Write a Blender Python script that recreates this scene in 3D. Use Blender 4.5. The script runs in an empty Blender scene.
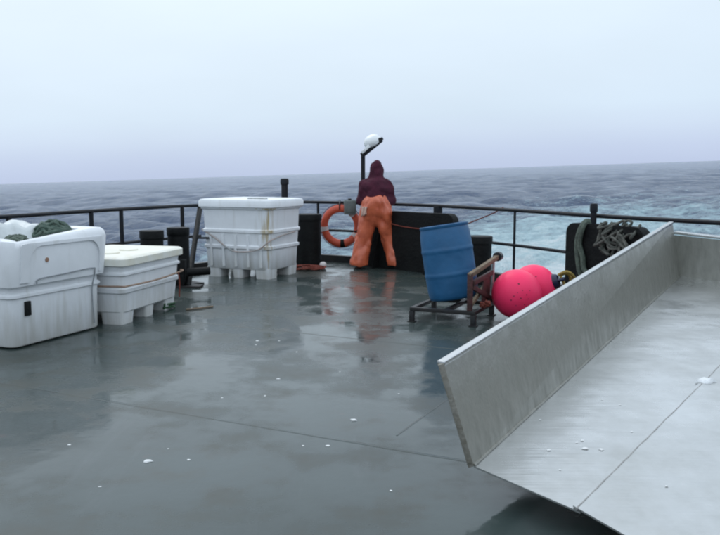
import bpy, bmesh, math, random
import numpy as np
from mathutils import Vector, Matrix, Euler, noise as mnoise

random.seed(7); rng = np.random.default_rng(7)
S = bpy.context.scene
C = S.collection
R = math.radians

# ------------------------------------------------------------------ camera
F = 808.0; W0, H0 = 720.0, 535.0; EYE = 172.0; CAMH = 1.55
PITCH = math.atan((H0/2-EYE)/F)
cd = bpy.data.cameras.new('camera'); cam = bpy.data.objects.new('camera', cd); C.objects.link(cam)
cam.location = (0, 0, CAMH); cam.rotation_euler = (math.pi/2-PITCH, 0, 0)
cd.sensor_fit = 'HORIZONTAL'; cd.sensor_width = 36; cd.lens = F/W0*36
cd.clip_start = .05; cd.clip_end = 30000
S.camera = cam
HEEL = R(1.863)          # the ship heels: the sea lies tilted against the deck

# ------------------------------------------------------------------ world
w = bpy.data.worlds.new('World'); S.world = w; w.use_nodes = True
nt = w.node_tree; nt.nodes.clear()
out = nt.nodes.new('ShaderNodeOutputWorld'); bg = nt.nodes.new('ShaderNodeBackground')
SUN_EL, SUN_ROT = R(52), R(-30)
tc = nt.nodes.new('ShaderNodeTexCoord')
mp = nt.nodes.new('ShaderNodeMapping'); mp.vector_type = 'POINT'
mp.inputs['Rotation'].default_value = (0, HEEL, 0)
nt.links.new(tc.outputs['Generated'], mp.inputs['Vector'])
sky = nt.nodes.new('ShaderNodeTexSky'); sky.sky_type = 'NISHITA'; sky.sun_disc = False
sky.sun_elevation = SUN_EL; sky.sun_rotation = SUN_ROT
sky.air_density = 1.5; sky.dust_density = 6.0; sky.ozone_density = 1.0
nt.links.new(mp.outputs[0], sky.inputs['Vector'])
sep = nt.nodes.new('ShaderNodeSeparateXYZ'); nt.links.new(mp.outputs[0], sep.inputs[0])
ab = nt.nodes.new('ShaderNodeMath'); ab.operation = 'ABSOLUTE'; nt.links.new(sep.outputs['Z'], ab.inputs[0])
rp = nt.nodes.new('ShaderNodeValToRGB')          # overcast cloud sheet, brighter away from the horizon murk
cr = rp.color_ramp
cr.elements[0].position = 0.0; cr.elements[0].color = (.272, .315, .415, 1)      # halved here, doubled below
cr.elements[1].position = 1.0; cr.elements[1].color = (.60, .68, .77, 1)
for p, c in ((.02, (.295, .343, .44)), (.045, (.328, .386, .468)), (.07, (.345, .412, .483)), (.18, (.383, .447, .508)), (.45, (.505, .58, .66))):
    e = cr.elements.new(p); e.color = (*c, 1)
nt.links.new(ab.outputs[0], rp.inputs[0])
cn = nt.nodes.new('ShaderNodeTexNoise'); cn.inputs['Scale'].default_value = 2.2; cn.inputs['Detail'].default_value = 5
cmap = nt.nodes.new('ShaderNodeMapping'); cmap.inputs['Scale'].default_value = (1, 1, 3.5)
nt.links.new(mp.outputs[0], cmap.inputs[0]); nt.links.new(cmap.outputs[0], cn.inputs['Vector'])
cm = nt.nodes.new('ShaderNodeMapRange'); cm.inputs[1].default_value = .3; cm.inputs[2].default_value = .7
cm.inputs[3].default_value = 20.0; cm.inputs[4].default_value = 21.6
nt.links.new(cn.outputs['Fac'], cm.inputs[0])
sc = nt.nodes.new('ShaderNodeVectorMath'); sc.operation = 'SCALE'
nt.links.new(rp.outputs[0], sc.inputs[0]); nt.links.new(cm.outputs[0], sc.inputs['Scale'])
mx = nt.nodes.new('ShaderNodeMix'); mx.data_type = 'RGBA'; mx.inputs[0].default_value = .93
nt.links.new(sky.outputs[0], mx.inputs[6]); nt.links.new(sc.outputs[0], mx.inputs[7])
nt.links.new(mx.outputs[2], bg.inputs[0]); bg.inputs[1].default_value = .1
nt.links.new(bg.outputs[0], out.inputs[0])

# ------------------------------------------------------------------ sun (veiled by cloud)
sl = bpy.data.lights.new('sun', 'SUN'); sl.energy = .6; sl.angle = R(35); sl.color = (1, .97, .93)
so = bpy.data.objects.new('sun', sl); C.objects.link(so)
sd = Vector((math.sin(SUN_ROT)*math.cos(SUN_EL), math.cos(SUN_ROT)*math.cos(SUN_EL), math.sin(SUN_EL)))
so.rotation_euler = sd.to_track_quat('Z', 'Y').to_euler(); so.location = (-10, 20, 40)
S.view_settings.view_transform = 'Standard'; S.view_settings.look = 'None'
S.view_settings.exposure = 0; S.view_settings.gamma = 1; S.view_settings.use_curve_mapping = False
S.render.engine = 'CYCLES'; S.cycles.filter_width = 2.2

# ------------------------------------------------------------------ pixel helpers
def ray(u, v):
    x = (u-W0/2)/F; y = -(v-H0/2)/F
    return Vector((x, math.cos(PITCH)+y*math.sin(PITCH), -math.sin(PITCH)+y*math.cos(PITCH)))
CAM = Vector((0, 0, CAMH))
def G(u, v, z=0.0):
    r = ray(u, v); return CAM + r*((z-CAMH)/r.z)
def D(u, v, d):
    r = ray(u, v); return CAM + r*(d/r.y)
def onplane(u, v, p, n):
    r = ray(u, v); return CAM + r*((p-CAM).dot(n)/r.dot(n))
AX = Vector((.41, .912, 0)); BX = Vector((.912, -.41, 0))     # ship's own fore-aft and athwart directions
YAW = math.atan2(BX.y, BX.x)

# ------------------------------------------------------------------ materials
MATS = {}
def mat(name, col, rough=.5, metal=0, var=.0, vscale=6, col2=None, bump=0, bscale=40, coat=0, spec=.5,
        stretch=(1, 1, 1), rvar=0, detail=6, lo=.35, hi=.68, grime=None, gz=(0, .4), transl=0):
    if name in MATS: return MATS[name]
    m = bpy.data.materials.new(name); m.use_nodes = True; MATS[name] = m
    n = m.node_tree.nodes; l = m.node_tree.links; b = n['Principled BSDF']
    b.inputs['Roughness'].default_value = rough; b.inputs['Metallic'].default_value = metal
    b.inputs['Specular IOR Level'].default_value = spec
    b.inputs['Coat Weight'].default_value = coat; b.inputs['Coat Roughness'].default_value = .08
    if transl: b.inputs['Subsurface Weight'].default_value = transl; b.inputs['Subsurface Radius'].default_value = (.02, .02, .02)
    c1 = (*col, 1); c2 = (*(col2 if col2 else [c*(1-var) for c in col]), 1)
    tcn = n.new('ShaderNodeTexCoord'); mpn = n.new('ShaderNodeMapping'); mpn.inputs['Scale'].default_value = stretch
    l.new(tcn.outputs['Object'], mpn.inputs[0])
    nz = n.new('ShaderNodeTexNoise'); nz.inputs['Scale'].default_value = vscale; nz.inputs['Detail'].default_value = detail
    nz.inputs['Roughness'].default_value = .62; l.new(mpn.outputs[0], nz.inputs['Vector'])
    mr = n.new('ShaderNodeMapRange'); mr.inputs[1].default_value = lo; mr.inputs[2].default_value = hi; l.new(nz.outputs['Fac'], mr.inputs[0])
    mi = n.new('ShaderNodeMix'); mi.data_type = 'RGBA'; mi.inputs[6].default_value = c1; mi.inputs[7].default_value = c2
    l.new(mr.outputs[0], mi.inputs[0]); last = mi.outputs[2]
    if grime:      # dirt stains, streaky and strongest low down on the thing
        s = n.new('ShaderNodeSeparateXYZ'); l.new(tcn.outputs['Object'], s.inputs[0])
        g1 = n.new('ShaderNodeMapRange'); g1.inputs[1].default_value = gz[1]; g1.inputs[2].default_value = gz[0]
        l.new(s.outputs['Z'], g1.inputs[0])
        mp2 = n.new('ShaderNodeMapping'); mp2.inputs['Scale'].default_value = (14, 14, 1.6); l.new(tcn.outputs['Object'], mp2.inputs[0])
        n2 = n.new('ShaderNodeTexNoise'); n2.inputs['Scale'].default_value = 1; n2.inputs['Detail'].default_value = 7; l.new(mp2.outputs[0], n2.inputs['Vector'])
        ad = n.new('ShaderNodeMath'); ad.operation = 'ADD'; l.new(n2.outputs['Fac'], ad.inputs[0])
        ml = n.new('ShaderNodeMath'); ml.operation = 'MULTIPLY'; ml.inputs[1].default_value = .45; l.new(g1.outputs[0], ml.inputs[0])
        l.new(ml.outputs[0], ad.inputs[1])
        g2 = n.new('ShaderNodeMapRange'); g2.inputs[1].default_value = .56; g2.inputs[2].default_value = 1.0; g2.inputs[4].default_value = .42
        l.new(ad.outputs[0], g2.inputs[0])
        mg = n.new('ShaderNodeMix'); mg.data_type = 'RGBA'; mg.inputs[7].default_value = (*grime, 1)
        l.new(g2.outputs[0], mg.inputs[0]); l.new(last, mg.inputs[6]); last = mg.outputs[2]
    l.new(last, b.inputs['Base Color'])
    if rvar:
        rr = n.new('ShaderNodeMapRange'); rr.inputs[1].default_value = .3; rr.inputs[2].default_value = .7
        rr.inputs[3].default_value = max(0, rough-rvar); rr.inputs[4].default_value = min(1, rough+rvar)
        l.new(nz.outputs['Fac'], rr.inputs[0]); l.new(rr.outputs[0], b.inputs['Roughness'])
    if bump:
        bn = n.new('ShaderNodeTexNoise'); bn.inputs['Scale'].default_value = bscale; bn.inputs['Detail'].default_value = 5
        l.new(mpn.outputs[0], bn.inputs['Vector'])
        bp = n.new('ShaderNodeBump'); bp.inputs['Strength'].default_value = bump; bp.inputs['Distance'].default_value = .02
        l.new(bn.outputs['Fac'], bp.inputs['Height']); l.new(bp.outputs[0], b.inputs['Normal'])
    return m

M_white = mat('white_polyethylene', (.80, .82, .84), .42, var=.1, vscale=3, bump=.12, bscale=9, grime=(.30, .27, .18), gz=(0, .45), rvar=.1)
M_cream = mat('yellowed_polyethylene', (.78, .78, .72), .45, col2=(.70, .67, .55), vscale=5, bump=.12, bscale=9)
M_black = mat('black_painted_steel', (.008, .009, .011), .45, col2=(.018, .014, .012), vscale=7, bump=.25, bscale=30, rvar=.15, spec=.45)
M_rail = mat('rail_paint', (.006, .010, .016), .5, col2=(.014, .012, .013), vscale=12, bump=.2, bscale=30, spec=.25)
M_rubber = mat('black_rubber', (.003, .0035, .004), .6, col2=(.007, .008, .0075), vscale=6, bump=.4, bscale=26, spec=.2)
M_orange = mat('orange_oilskin', (.66, .15, .065), .38, col2=(.50, .10, .045), vscale=7, bump=.25, bscale=18, coat=.25)
M_orange_pale = mat('pale_rag', (.62, .42, .34), .7, col2=(.5, .3, .24), vscale=16, bump=.3, bscale=60)
M_maroon = mat('maroon_fleece', (.075, .016, .032), .85, col2=(.045, .011, .022), vscale=9, bump=.4, bscale=70, spec=.2)
M_skin = mat('skin', (.55, .33, .25), .5, var=.12, vscale=20)
M_boot = mat('dark_rubber_boot', (.05, .028, .022), .35, var=.4, vscale=10)
M_blue = mat('blue_plastic', (.008, .085, .20), .5, col2=(.014, .11, .25), vscale=5, bump=.2, bscale=14, rvar=.1)
M_pink = mat('pink_vinyl', (1.0, .045, .15), .42, col2=(.95, .04, .12), vscale=4, bump=.1, bscale=16, lo=.45, hi=.8, spec=.2)
M_scuff = mat('scuff_black', (.05, .01, .02), .6)
M_neck = mat('blue_black_vinyl', (.012, .014, .05), .4, var=.3)
M_ring = mat('lifebuoy_orange', (.66, .10, .045), .5, col2=(.52, .08, .04), vscale=10, bump=.2, bscale=30)
M_band = mat('reflective_band', (.70, .64, .62), .4, var=.25, vscale=20)
M_yrope = mat('yellow_rope', (.42, .30, .07), .8, var=.5, vscale=60, bump=.6, bscale=120)
M_grope = mat('green_rope', (.045, .085, .065), .8, col2=(.12, .16, .13), vscale=25, bump=.7, bscale=110)
M_prope = mat('pale_green_rope', (.13, .17, .13), .85, col2=(.05, .065, .055), vscale=30, bump=.7, bscale=110)
M_rrope = mat('red_rope', (.24, .05, .03), .8, var=.5, vscale=40, bump=.6, bscale=110)
M_rust = mat('rusty_red_steel', (.085, .024, .022), .65, col2=(.03, .016, .014), vscale=14, bump=.5, bscale=40)
M_tan = mat('weathered_wood', (.22, .16, .10), .75, col2=(.12, .085, .055), vscale=12, stretch=(1, 1, 8), bump=.4)
M_galv = mat('galvanised_steel', (.42, .43, .42), .4, .6, col2=(.28, .29, .28), vscale=18, bump=.2, bscale=40)
M_greybox = mat('grey_green_enamel', (.16, .19, .18), .5, var=.3, vscale=12)
M_lampw = mat('white_enamel', (.80, .82, .82), .35, var=.08, vscale=10)
M_scrap = mat('fish_scrap', (.85, .86, .85), .4, var=.3, vscale=60)
M_weld = mat('weld_bead', (.062, .074, .070), .4, var=.4, vscale=25)
M_hull = mat('hull_paint', (.02, .03, .05), .45, var=.4, vscale=1.5, bump=.1)

def rusty_bin():
    m = M_white.copy(); m.name = 'rust_streaked_polyethylene'
    n = m.node_tree.nodes; l = m.node_tree.links; b = n['Principled BSDF']
    old = b.inputs['Base Color'].links[0].from_socket
    t = n.new('ShaderNodeTexCoord'); sp_ = n.new('ShaderNodeSeparateXYZ'); l.new(t.outputs['Object'], sp_.inputs[0])
    def ma(op, a, c):
        x = n.new('ShaderNodeMath'); x.operation = op
        for i, v in ((0, a), (1, c)):
            if isinstance(v, (int, float)): x.inputs[i].default_value = v
            else: l.new(v, x.inputs[i])
        return x.outputs[0]
    mp_ = n.new('ShaderNodeMapping'); mp_.inputs['Scale'].default_value = (26, 26, 2.2); l.new(t.outputs['Object'], mp_.inputs[0])
    nz = n.new('ShaderNodeTexNoise'); nz.inputs['Scale'].default_value = 1; nz.inputs['Detail'].default_value = 6; l.new(mp_.outputs[0], nz.inputs['Vector'])
    d = ma('SUBTRACT', sp_.outputs['X'], ma('MULTIPLY', sp_.outputs['Y'], 1.0))       # runs down one corner of the bin
    g = n.new('ShaderNodeMapRange'); g.inputs[1].default_value = .80; g.inputs[2].default_value = 1.06; l.new(d, g.inputs[0])
    k = ma('ADD', ma('MULTIPLY', g.outputs[0], .5), nz.outputs['Fac'])
    f = n.new('ShaderNodeMapRange'); f.inputs[1].default_value = .76; f.inputs[2].default_value = 1.0; f.inputs[4].default_value = .85; l.new(k, f.inputs[0])
    mx_ = n.new('ShaderNodeMix'); mx_.data_type = 'RGBA'; mx_.inputs[7].default_value = (.40, .30, .13, 1)
    l.new(f.outputs[0], mx_.inputs[0]); l.new(old, mx_.inputs[6]); l.new(mx_.outputs[2], b.inputs['Base Color'])
    return m
M_rusty = rusty_bin()

def alu(name, base, base2, r0=.28, r1=.5, st=(1, 1, 1)):
    m = bpy.data.materials.new(name); m.use_nodes = True
    n = m.node_tree.nodes; l = m.node_tree.links; b = n['Principled BSDF']
    t = n.new('ShaderNodeTexCoord')
    a = n.new('ShaderNodeTexNoise'); a.inputs['Scale'].default_value = 2.3; a.inputs['Detail'].default_value = 9; a.inputs['Roughness'].default_value = .65
    am = n.new('ShaderNodeMapping'); am.inputs['Scale'].default_value = st; l.new(t.outputs['Object'], am.inputs[0]); l.new(am.outputs[0], a.inputs['Vector'])
    mp_ = n.new('ShaderNodeMapping'); mp_.inputs['Scale'].default_value = (3, 60, 60); l.new(t.outputs['Object'], mp_.inputs[0])
    s = n.new('ShaderNodeTexNoise'); s.inputs['Scale'].default_value = 1; s.inputs['Detail'].default_value = 4; l.new(mp_.outputs[0], s.inputs['Vector'])
    mr = n.new('ShaderNodeMapRange'); mr.inputs[1].default_value = .32; mr.inputs[2].default_value = .7; l.new(a.outputs['Fac'], mr.inputs[0])
    mi = n.new('ShaderNodeMix'); mi.data_type = 'RGBA'; mi.inputs[6].default_value = (*base, 1); mi.inputs[7].default_value = (*base2, 1)
    l.new(mr.outputs[0], mi.inputs[0]); l.new(mi.outputs[2], b.inputs['Base Color'])
    b.inputs['Metallic'].default_value = .92
    rr = n.new('ShaderNodeMapRange'); rr.inputs[1].default_value = .3; rr.inputs[2].default_value = .7; rr.inputs[3].default_value = r0; rr.inputs[4].default_value = r1
    l.new(a.outputs['Fac'], rr.inputs[0]); l.new(rr.outputs[0], b.inputs['Roughness'])
    bp = n.new('ShaderNodeBump'); bp.inputs['Strength'].default_value = .12; bp.inputs['Distance'].default_value = .01
    dn = n.new('ShaderNodeTexNoise'); dn.inputs['Scale'].default_value = 3.2; dn.inputs['Detail'].default_value = 2; l.new(t.outputs['Object'], dn.inputs['Vector'])
    b2_ = n.new('ShaderNodeBump'); b2_.inputs['Strength'].default_value = .35; b2_.inputs['Distance'].default_value = .03      # dents
    l.new(dn.outputs['Fac'], b2_.inputs['Height']); l.new(b2_.outputs[0], bp.inputs['Normal'])
    l.new(s.outputs['Fac'], bp.inputs['Height']); l.new(bp.outputs[0], b.inputs['Normal'])
    return m
M_alu = alu('worn_aluminium_shaded', (.46, .455, .42), (.30, .30, .27), .28, .5, (9, 9, 2.2))  # vertical grime streaks on the walls, plus wall shade painted into a darker base
M_alu_floor = alu('aluminium_lit', (.57, .58, .58), (.44, .45, .44), .18, .42)  # same metal, lighter base carries the sky light on floor and rims

def deck_material():
    m = bpy.data.materials.new('wet_deck_paint'); m.use_nodes = True
    n = m.node_tree.nodes; l = m.node_tree.links; b = n['Principled BSDF']
    t = n.new('ShaderNodeTexCoord')
    def nz(scale, det=6, st=(1, 1, 1), ro=.6, rot=0):
        mp_ = n.new('ShaderNodeMapping'); mp_.inputs['Scale'].default_value = st; mp_.inputs['Rotation'].default_value = (0, 0, rot)
        l.new(t.outputs['Object'], mp_.inputs[0])
        x = n.new('ShaderNodeTexNoise'); x.inputs['Scale'].default_value = scale; x.inputs['Detail'].default_value = det; x.inputs['Roughness'].default_value = ro
        l.new(mp_.outputs[0], x.inputs['Vector']); return x.outputs['Fac']
    def rng_(s, a, c, lo=0, hi=1):
        x = n.new('ShaderNodeMapRange'); x.inputs[1].default_value = a; x.inputs[2].default_value = c; x.inputs[3].default_value = lo; x.inputs[4].default_value = hi
        l.new(s, x.inputs[0]); return x.outputs[0]
    def mix(f, a, c):
        x = n.new('ShaderNodeMix'); x.data_type = 'RGBA'; l.new(f, x.inputs[0])
        for i, v in ((6, a), (7, c)):
            if isinstance(v, tuple): x.inputs[i].default_value = (*v, 1)
            else: l.new(v, x.inputs[i])
        return x.outputs[2]
    big = nz(.55, 5); mid = nz(2.2, 8, ro=.68); fine = nz(22, 6); drag = nz(1.2, 7, (5, .7, 1), .65, R(-24))
    col = mix(rng_(big, .35, .65), (.040, .058, .056), (.024, .035, .031))
    col = mix(rng_(mid, .5, .75), col, (.042, .045, .034))
    col = mix(rng_(drag, .56, .78, 0, .6), col, (.066, .078, .08))
    col = mix(rng_(fine, .62, .78, 0, .5), col, (.028, .028, .024))
    spot = nz(3.1, 3, ro=.5); col = mix(rng_(spot, .70, .78, 0, .55), col, (.085, .045, .038))      # old rust spots
    scuffs = nz(1.6, 8, (.6, 9, 1), .7, R(38)); col = mix(rng_(scuffs, .66, .80, 0, .5), col, (.10, .115, .118))
    l.new(col, b.inputs['Base Color'])
    b.inputs['Roughness'].default_value = .6; b.inputs['Specular IOR Level'].default_value = .08
    # film of water: a clear coat, smooth where it pools, rougher where it drains
    b.inputs['Coat Weight'].default_value = 1; b.inputs['Coat IOR'].default_value = 1.33
    add = n.new('ShaderNodeMath'); add.operation = 'ADD'
    pud = nz(1.1, 7, (1, 1, 1), .6); l.new(rng_(pud, .44, .56, .05, .24), add.inputs[0]); l.new(rng_(mid, .4, .7, 0, .16), add.inputs[1])
    l.new(add.outputs[0], b.inputs['Coat Roughness'])
    bp = n.new('ShaderNodeBump'); bp.inputs['Strength'].default_value = .10; bp.inputs['Distance'].default_value = .01
    grit = n.new('ShaderNodeMath'); grit.operation = 'MULTIPLY'; l.new(nz(160, 3), grit.inputs[0]); l.new(rng_(pud, .46, .58, 0, .35), grit.inputs[1])
    gsum = n.new('ShaderNodeMath'); gsum.operation = 'ADD'; l.new(nz(9, 4), gsum.inputs[0]); l.new(grit.outputs[0], gsum.inputs[1])
    l.new(gsum.outputs[0], bp.inputs['Height'])
    l.new(bp.outputs[0], b.inputs['Coat Normal'])
    bp2 = n.new('ShaderNodeBump'); bp2.inputs['Strength'].default_value = .3; bp2.inputs['Distance'].default_value = .006
    l.new(fine, bp2.inputs['Height']); l.new(bp2.outputs[0], b.inputs['Normal'])
    return m
M_deck = deck_material()

STERN = Vector((-.2, 13.6, 0))
def sea_material():
    m = bpy.data.materials.new('sea_water'); m.use_nodes = True
    n = m.node_tree.nodes; l = m.node_tree.links; b = n['Principled BSDF']
    t = n.new('ShaderNodeTexCoord')
    def nz(scale, det=6, st=(1, 1, 1), ro=.6, rot=0.0):
        mp_ = n.new('ShaderNodeMapping'); mp_.inputs['Scale'].default_value = st; mp_.inputs['Rotation'].default_value = (0, 0, rot)
        l.new(t.outputs['Object'], mp_.inputs[0])
        x = n.new('ShaderNodeTexNoise'); x.inputs['Scale'].default_value = scale; x.inputs['Detail'].default_value = det; x.inputs['Roughness'].default_value = ro
        l.new(mp_.outputs[0], x.inputs['Vector']); return x.outputs['Fac']
    def rng_(s, a, c, lo=0, hi=1):
        x = n.new('ShaderNodeMapRange'); x.interpolation_type = 'SMOOTHSTEP'
        x.inputs[1].default_value = a; x.inputs[2].default_value = c; x.inputs[3].default_value = lo; x.inputs[4].default_value = hi
        l.new(s, x.inputs[0]); return x.outputs[0]
    def ma(op, a, c):
        x = n.new('ShaderNodeMath'); x.operation = op
        for i, v in ((0, a), (1, c)):
            if isinstance(v, (int, float)): x.inputs[i].default_value = v
            else: l.new(v, x.inputs[i])
        return x.outputs[0]
    fo = n.new('ShaderNodeAttribute'); fo.attribute_name = 'wake'; wake = fo.outputs['Fac']
    cp = n.new('ShaderNodeAttribute'); cp.attribute_name = 'cap'; cap = cp.outputs['Fac']
    churn = nz(.35, 9, (1, 1, 1), .7); swirl = nz(1.6, 8, (1, 1, 1), .7)
    mixn = ma('ADD', ma('MULTIPLY', churn, .6), ma('MULTIPLY', swirl, .4))
    aer = rng_(ma('ADD', mixn, ma('MULTIPLY', wake, .64)), .58, .86)          # aerated water
    foam = rng_(ma('ADD', mixn, ma('MULTIPLY', wake, .56)), .76, .95)
    capf = ma('MULTIPLY', rng_(ma('ADD', swirl, cap), .95, 1.25), .8)
    def mix(f, a, c):
        x = n.new('ShaderNodeMix'); x.data_type = 'RGBA'; l.new(f, x.inputs[0])
        for i, v in ((6, a), (7, c)):
            if isinstance(v, tuple): x.inputs[i].default_value = (*v, 1)
            else: l.new(v, x.inputs[i])
        return x.outputs[2]
    col = mix(aer, (.028, .066, .150), (.50, .68, .73))
    col = mix(foam, col, (.80, .88, .90)); col = mix(capf, col, (.70, .74, .78))
    l.new(col, b.inputs['Base Color'])
    b.inputs['IOR'].default_value = 1.33; b.inputs['Specular IOR Level'].default_value = .5
    l.new(rng_(ma('MAXIMUM', aer, capf), 0, 1, .16, .7), b.inputs['Roughness'])
    h = ma('ADD', ma('MULTIPLY', nz(.22, 10, (1, .45, 1), .66, R(20)), 3.0), ma('MULTIPLY', nz(2.6, 6, (1, .6, 1), .6, R(-15)), .45))
    h = ma('ADD', h, ma('MULTIPLY', nz(.045, 6, (1, .4, 1), .6, R(12)), 9.0))
    bp = n.new('ShaderNodeBump'); bp.inputs['Strength'].default_value = 1.0; bp.inputs['Distance'].default_value = 1.25
    l.new(h, bp.inputs['Height']); l.new(bp.outputs[0], b.inputs['Normal'])
    return m
M_sea = sea_material()

# ------------------------------------------------------------------ mesh helpers
def mesh_obj(name, bm, m, parent=None, smooth=True, bevel=0, seg=2, auto=None):
    if bevel:
        ed = [e for e in bm.edges if len(e.link_faces) == 2 and e.calc_face_angle(0) > R(35)]
        bmesh.ops.bevel(bm, geom=ed, offset=bevel, segments=seg, affect='EDGES', profile=.6)
    bmesh.ops.recalc_face_normals(bm, faces=bm.faces)
    me = bpy.data.meshes.new(name); bm.to_mesh(me); bm.free()
    me.materials.append(m)
    if smooth:
        me.polygons.foreach_set('use_smooth', [True]*len(me.polygons))
        try: me.set_sharp_from_angle(angle=R(auto if auto else 38))
        except Exception: pass
    o = bpy.data.objects.new(name, me); C.objects.link(o)
    if parent: o.parent = parent
    return o
def tag(o, label=None, cat=None, group=None, kind=None):
    if label: o['label'] = label
    if cat: o['category'] = cat
    if group: o['group'] = group
    if kind: o['kind'] = kind
    return o
def empty(name, loc, rz=0, label=None, cat=None, group=None):
    o = bpy.data.objects.new(name, None); C.objects.link(o); o.location = loc; o.rotation_euler = (0, 0, rz)
    o.empty_display_size = .2
    return tag(o, label, cat, group)
def NB(): return bmesh.new()
def box(bm, c, s, rot=None):
    r = bmesh.ops.create_cube(bm, size=1)
    Mx = Matrix.Translation(c) @ (rot.to_matrix().to_4x4() if rot else Matrix.Identity(4)) @ Matrix.Diagonal((*s, 1))
    bmesh.ops.transform(bm, matrix=Mx, verts=r['verts']); return bm
def bar(bm, a, b, w, h):                        # rectangular bar between two points
    a, b = Vector(a), Vector(b); d = b-a
    q = d.to_track_quat('X', 'Z')
    r = bmesh.ops.create_cube(bm, size=1)
    bmesh.ops.transform(bm, matrix=Matrix.Translation((a+b)/2) @ q.to_matrix().to_4x4() @ Matrix.Diagonal((d.length, w, h, 1)), verts=r['verts'])
    return bm
def tube(bm, pts, r, n=10, closed=False, cap=True):
    pts = [Vector(p) for p in pts]; N = len(pts)
    rad = r if isinstance(r, (list, tuple)) else [r]*N
    rings = []; up = None
    for i, p in enumerate(pts):
        if closed: t = (pts[(i+1) % N]-pts[i-1]).normalized()
        else: t = (pts[min(i+1, N-1)]-pts[max(i-1, 0)]).normalized()
        if up is None:
            up = Vector((0, 0, 1)) if abs(t.z) < .9 else Vector((1, 0, 0))
        s = t.cross(up).normalized(); up = s.cross(t).normalized()
        rings.append([bm.verts.new(p + (s*math.cos(k*2*math.pi/n)+up*math.sin(k*2*math.pi/n))*rad[i]) for k in range(n)])
    for i in range(N if closed else N-1):
        a, b = rings[i], rings[(i+1) % N]
        for k in range(n): bm.faces.new((a[k], a[(k+1) % n], b[(k+1) % n], b[k]))
    if cap and not closed:
        bm.faces.new(rings[0][::-1]); bm.faces.new(rings[-1])
    return bm
def lathe(bm, prof, n=32, mtx=None):
    rings = []
    for (r, z) in prof:
        if r < 1e-5: rings.append([bm.verts.new((0, 0, z))])
        else: rings.append([bm.verts.new((r*math.cos(k*2*math.pi/n), r*math.sin(k*2*math.pi/n), z)) for k in range(n)])
    for a, b in zip(rings, rings[1:]):
        if len(a) == 1 and len(b) == 1: continue
        for k in range(n):
            if len(a) == 1: bm.faces.new((a[0], b[(k+1) % n], b[k]))
            elif len(b) == 1: bm.faces.new((a[k], a[(k+1) % n], b[0]))
            else: bm.faces.new((a[k], a[(k+1) % n], b[(k+1) % n], b[k]))
    for rg in (rings[0], rings[-1]):
        if len(rg) > 1: bm.faces.new(rg)
    if mtx: bmesh.ops.transform(bm, matrix=mtx, verts=[v for rg in rings for v in rg])
    return bm
def rrect(hx, hy, r, n=6):
    pts = []
    for cx, cy, a0 in ((1, 1, 0), (-1, 1, 90), (-1, -1, 180), (1, -1, 270)):
        for k in range(n+1):
            a = R(a0+90*k/n); pts.append((cx*(hx-r)+r*math.cos(a), cy*(hy-r)+r*math.sin(a)))
    return pts
def loft(bm, levels, n=6, top=True, bottom=True, zf=None):
    rings = []
    for (z, hx, hy, r) in levels:
        rings.append([bm.verts.new((x, y, zf(x, y, z) if zf else z)) for x, y in rrect(hx, hy, r, n)])
    for a, b in zip(rings, rings[1:]):
        N = len(a)
        for k in range(N): bm.faces.new((a[k], a[(k+1) % N], b[(k+1) % N], b[k]))
    if bottom: bm.faces.new(rings[0][::-1])
    if top: bm.faces.new(rings[-1])
    return bm
def prism(bm, poly, thick_vec):
    a = [bm.verts.new(p) for p in poly]; b = [bm.verts.new(Vector(p)+thick_vec) for p in poly]
    N = len(poly); bm.faces.new(a); bm.faces.new(b[::-1])
    for k in range(N): bm.faces.new((a[k], b[k], b[(k+1) % N], a[(k+1) % N]))
    return bm
def smoothpts(ctrl, n=8):                       # Catmull-Rom
    P = [Vector(p) for p in ctrl]; P = [P[0]*2-P[1]]+P+[P[-1]*2-P[-2]]; o = []
    for i in range(1, len(P)-2):
        a, b, c, d = P[i-1:i+3]
        for k in range(n):
            t = k/n
            o.append(.5*((2*b)+(c-a)*t+(2*a-5*b+4*c-d)*t*t+(3*b-a-3*c+d)*t**3))
    o.append(P[-2]); return o

# ================================================================== SETTING
# rail course: (u, v) of the top rail in the photograph, at 1.03 m above the deck
RH = 1.03
left_px = [(8, 216.5), (60, 213), (120, 209.3), (170, 206.6), (200, 205.3)]
right_px = [(300, 202.0), (340, 202.6), (375, 203.6), (440, 206), (515, 210.3), (593, 215.6), (650, 219), (715, 222.6)]
LP = [G(u, v, RH) for u, v in left_px]; RP = [G(u, v, RH) for u, v in right_px]
LP = [LP[0] - Vector((.47, .883, 0))*k for k in (9, 6, 3)] + LP
# the right rail in pixel order, then on along the ship's side
dlast = (RP[-1]-RP[-3]).normalized()
RP = RP + [RP[-1]+dlast*.8, RP[-1]+dlast*1.3+Vector((.0, -.35, 0)), RP[-1]+dlast*1.5+Vector((-.25, -1.2, 0)),
           RP[-1]+dlast*1.5+Vector((-.25, -1.2, 0))-Vector((.47, .883, 0))*6]
midp = [LP[-1]+Vector((.38, .62, 0)), LP[-1]+Vector((.85, 1.15, 0))]
course_all = smoothpts(LP+midp+RP, 8)
def rail_at(u, pts):                            # point of a polyline where it crosses picture column u
    t = (u-W0/2)/F
    for a, b in zip(pts, pts[1:]):
        def col(p):
            rel = p-CAM; dep = rel.y*math.cos(PITCH)-rel.z*math.sin(PITCH); return rel.x/dep
        if a.y < 1 or b.y < 1: continue
        ca, cb = col(a), col(b)
        if (ca-t)*(cb-t) <= 0 and ca != cb:
            return a.lerp(b, (t-ca)/(cb-ca))
    return None
Lc = smoothpts(LP, 8); Rc = smoothpts([midp[1]]+RP, 8)
centre = Vector((-1.5, 5, 0))
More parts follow.
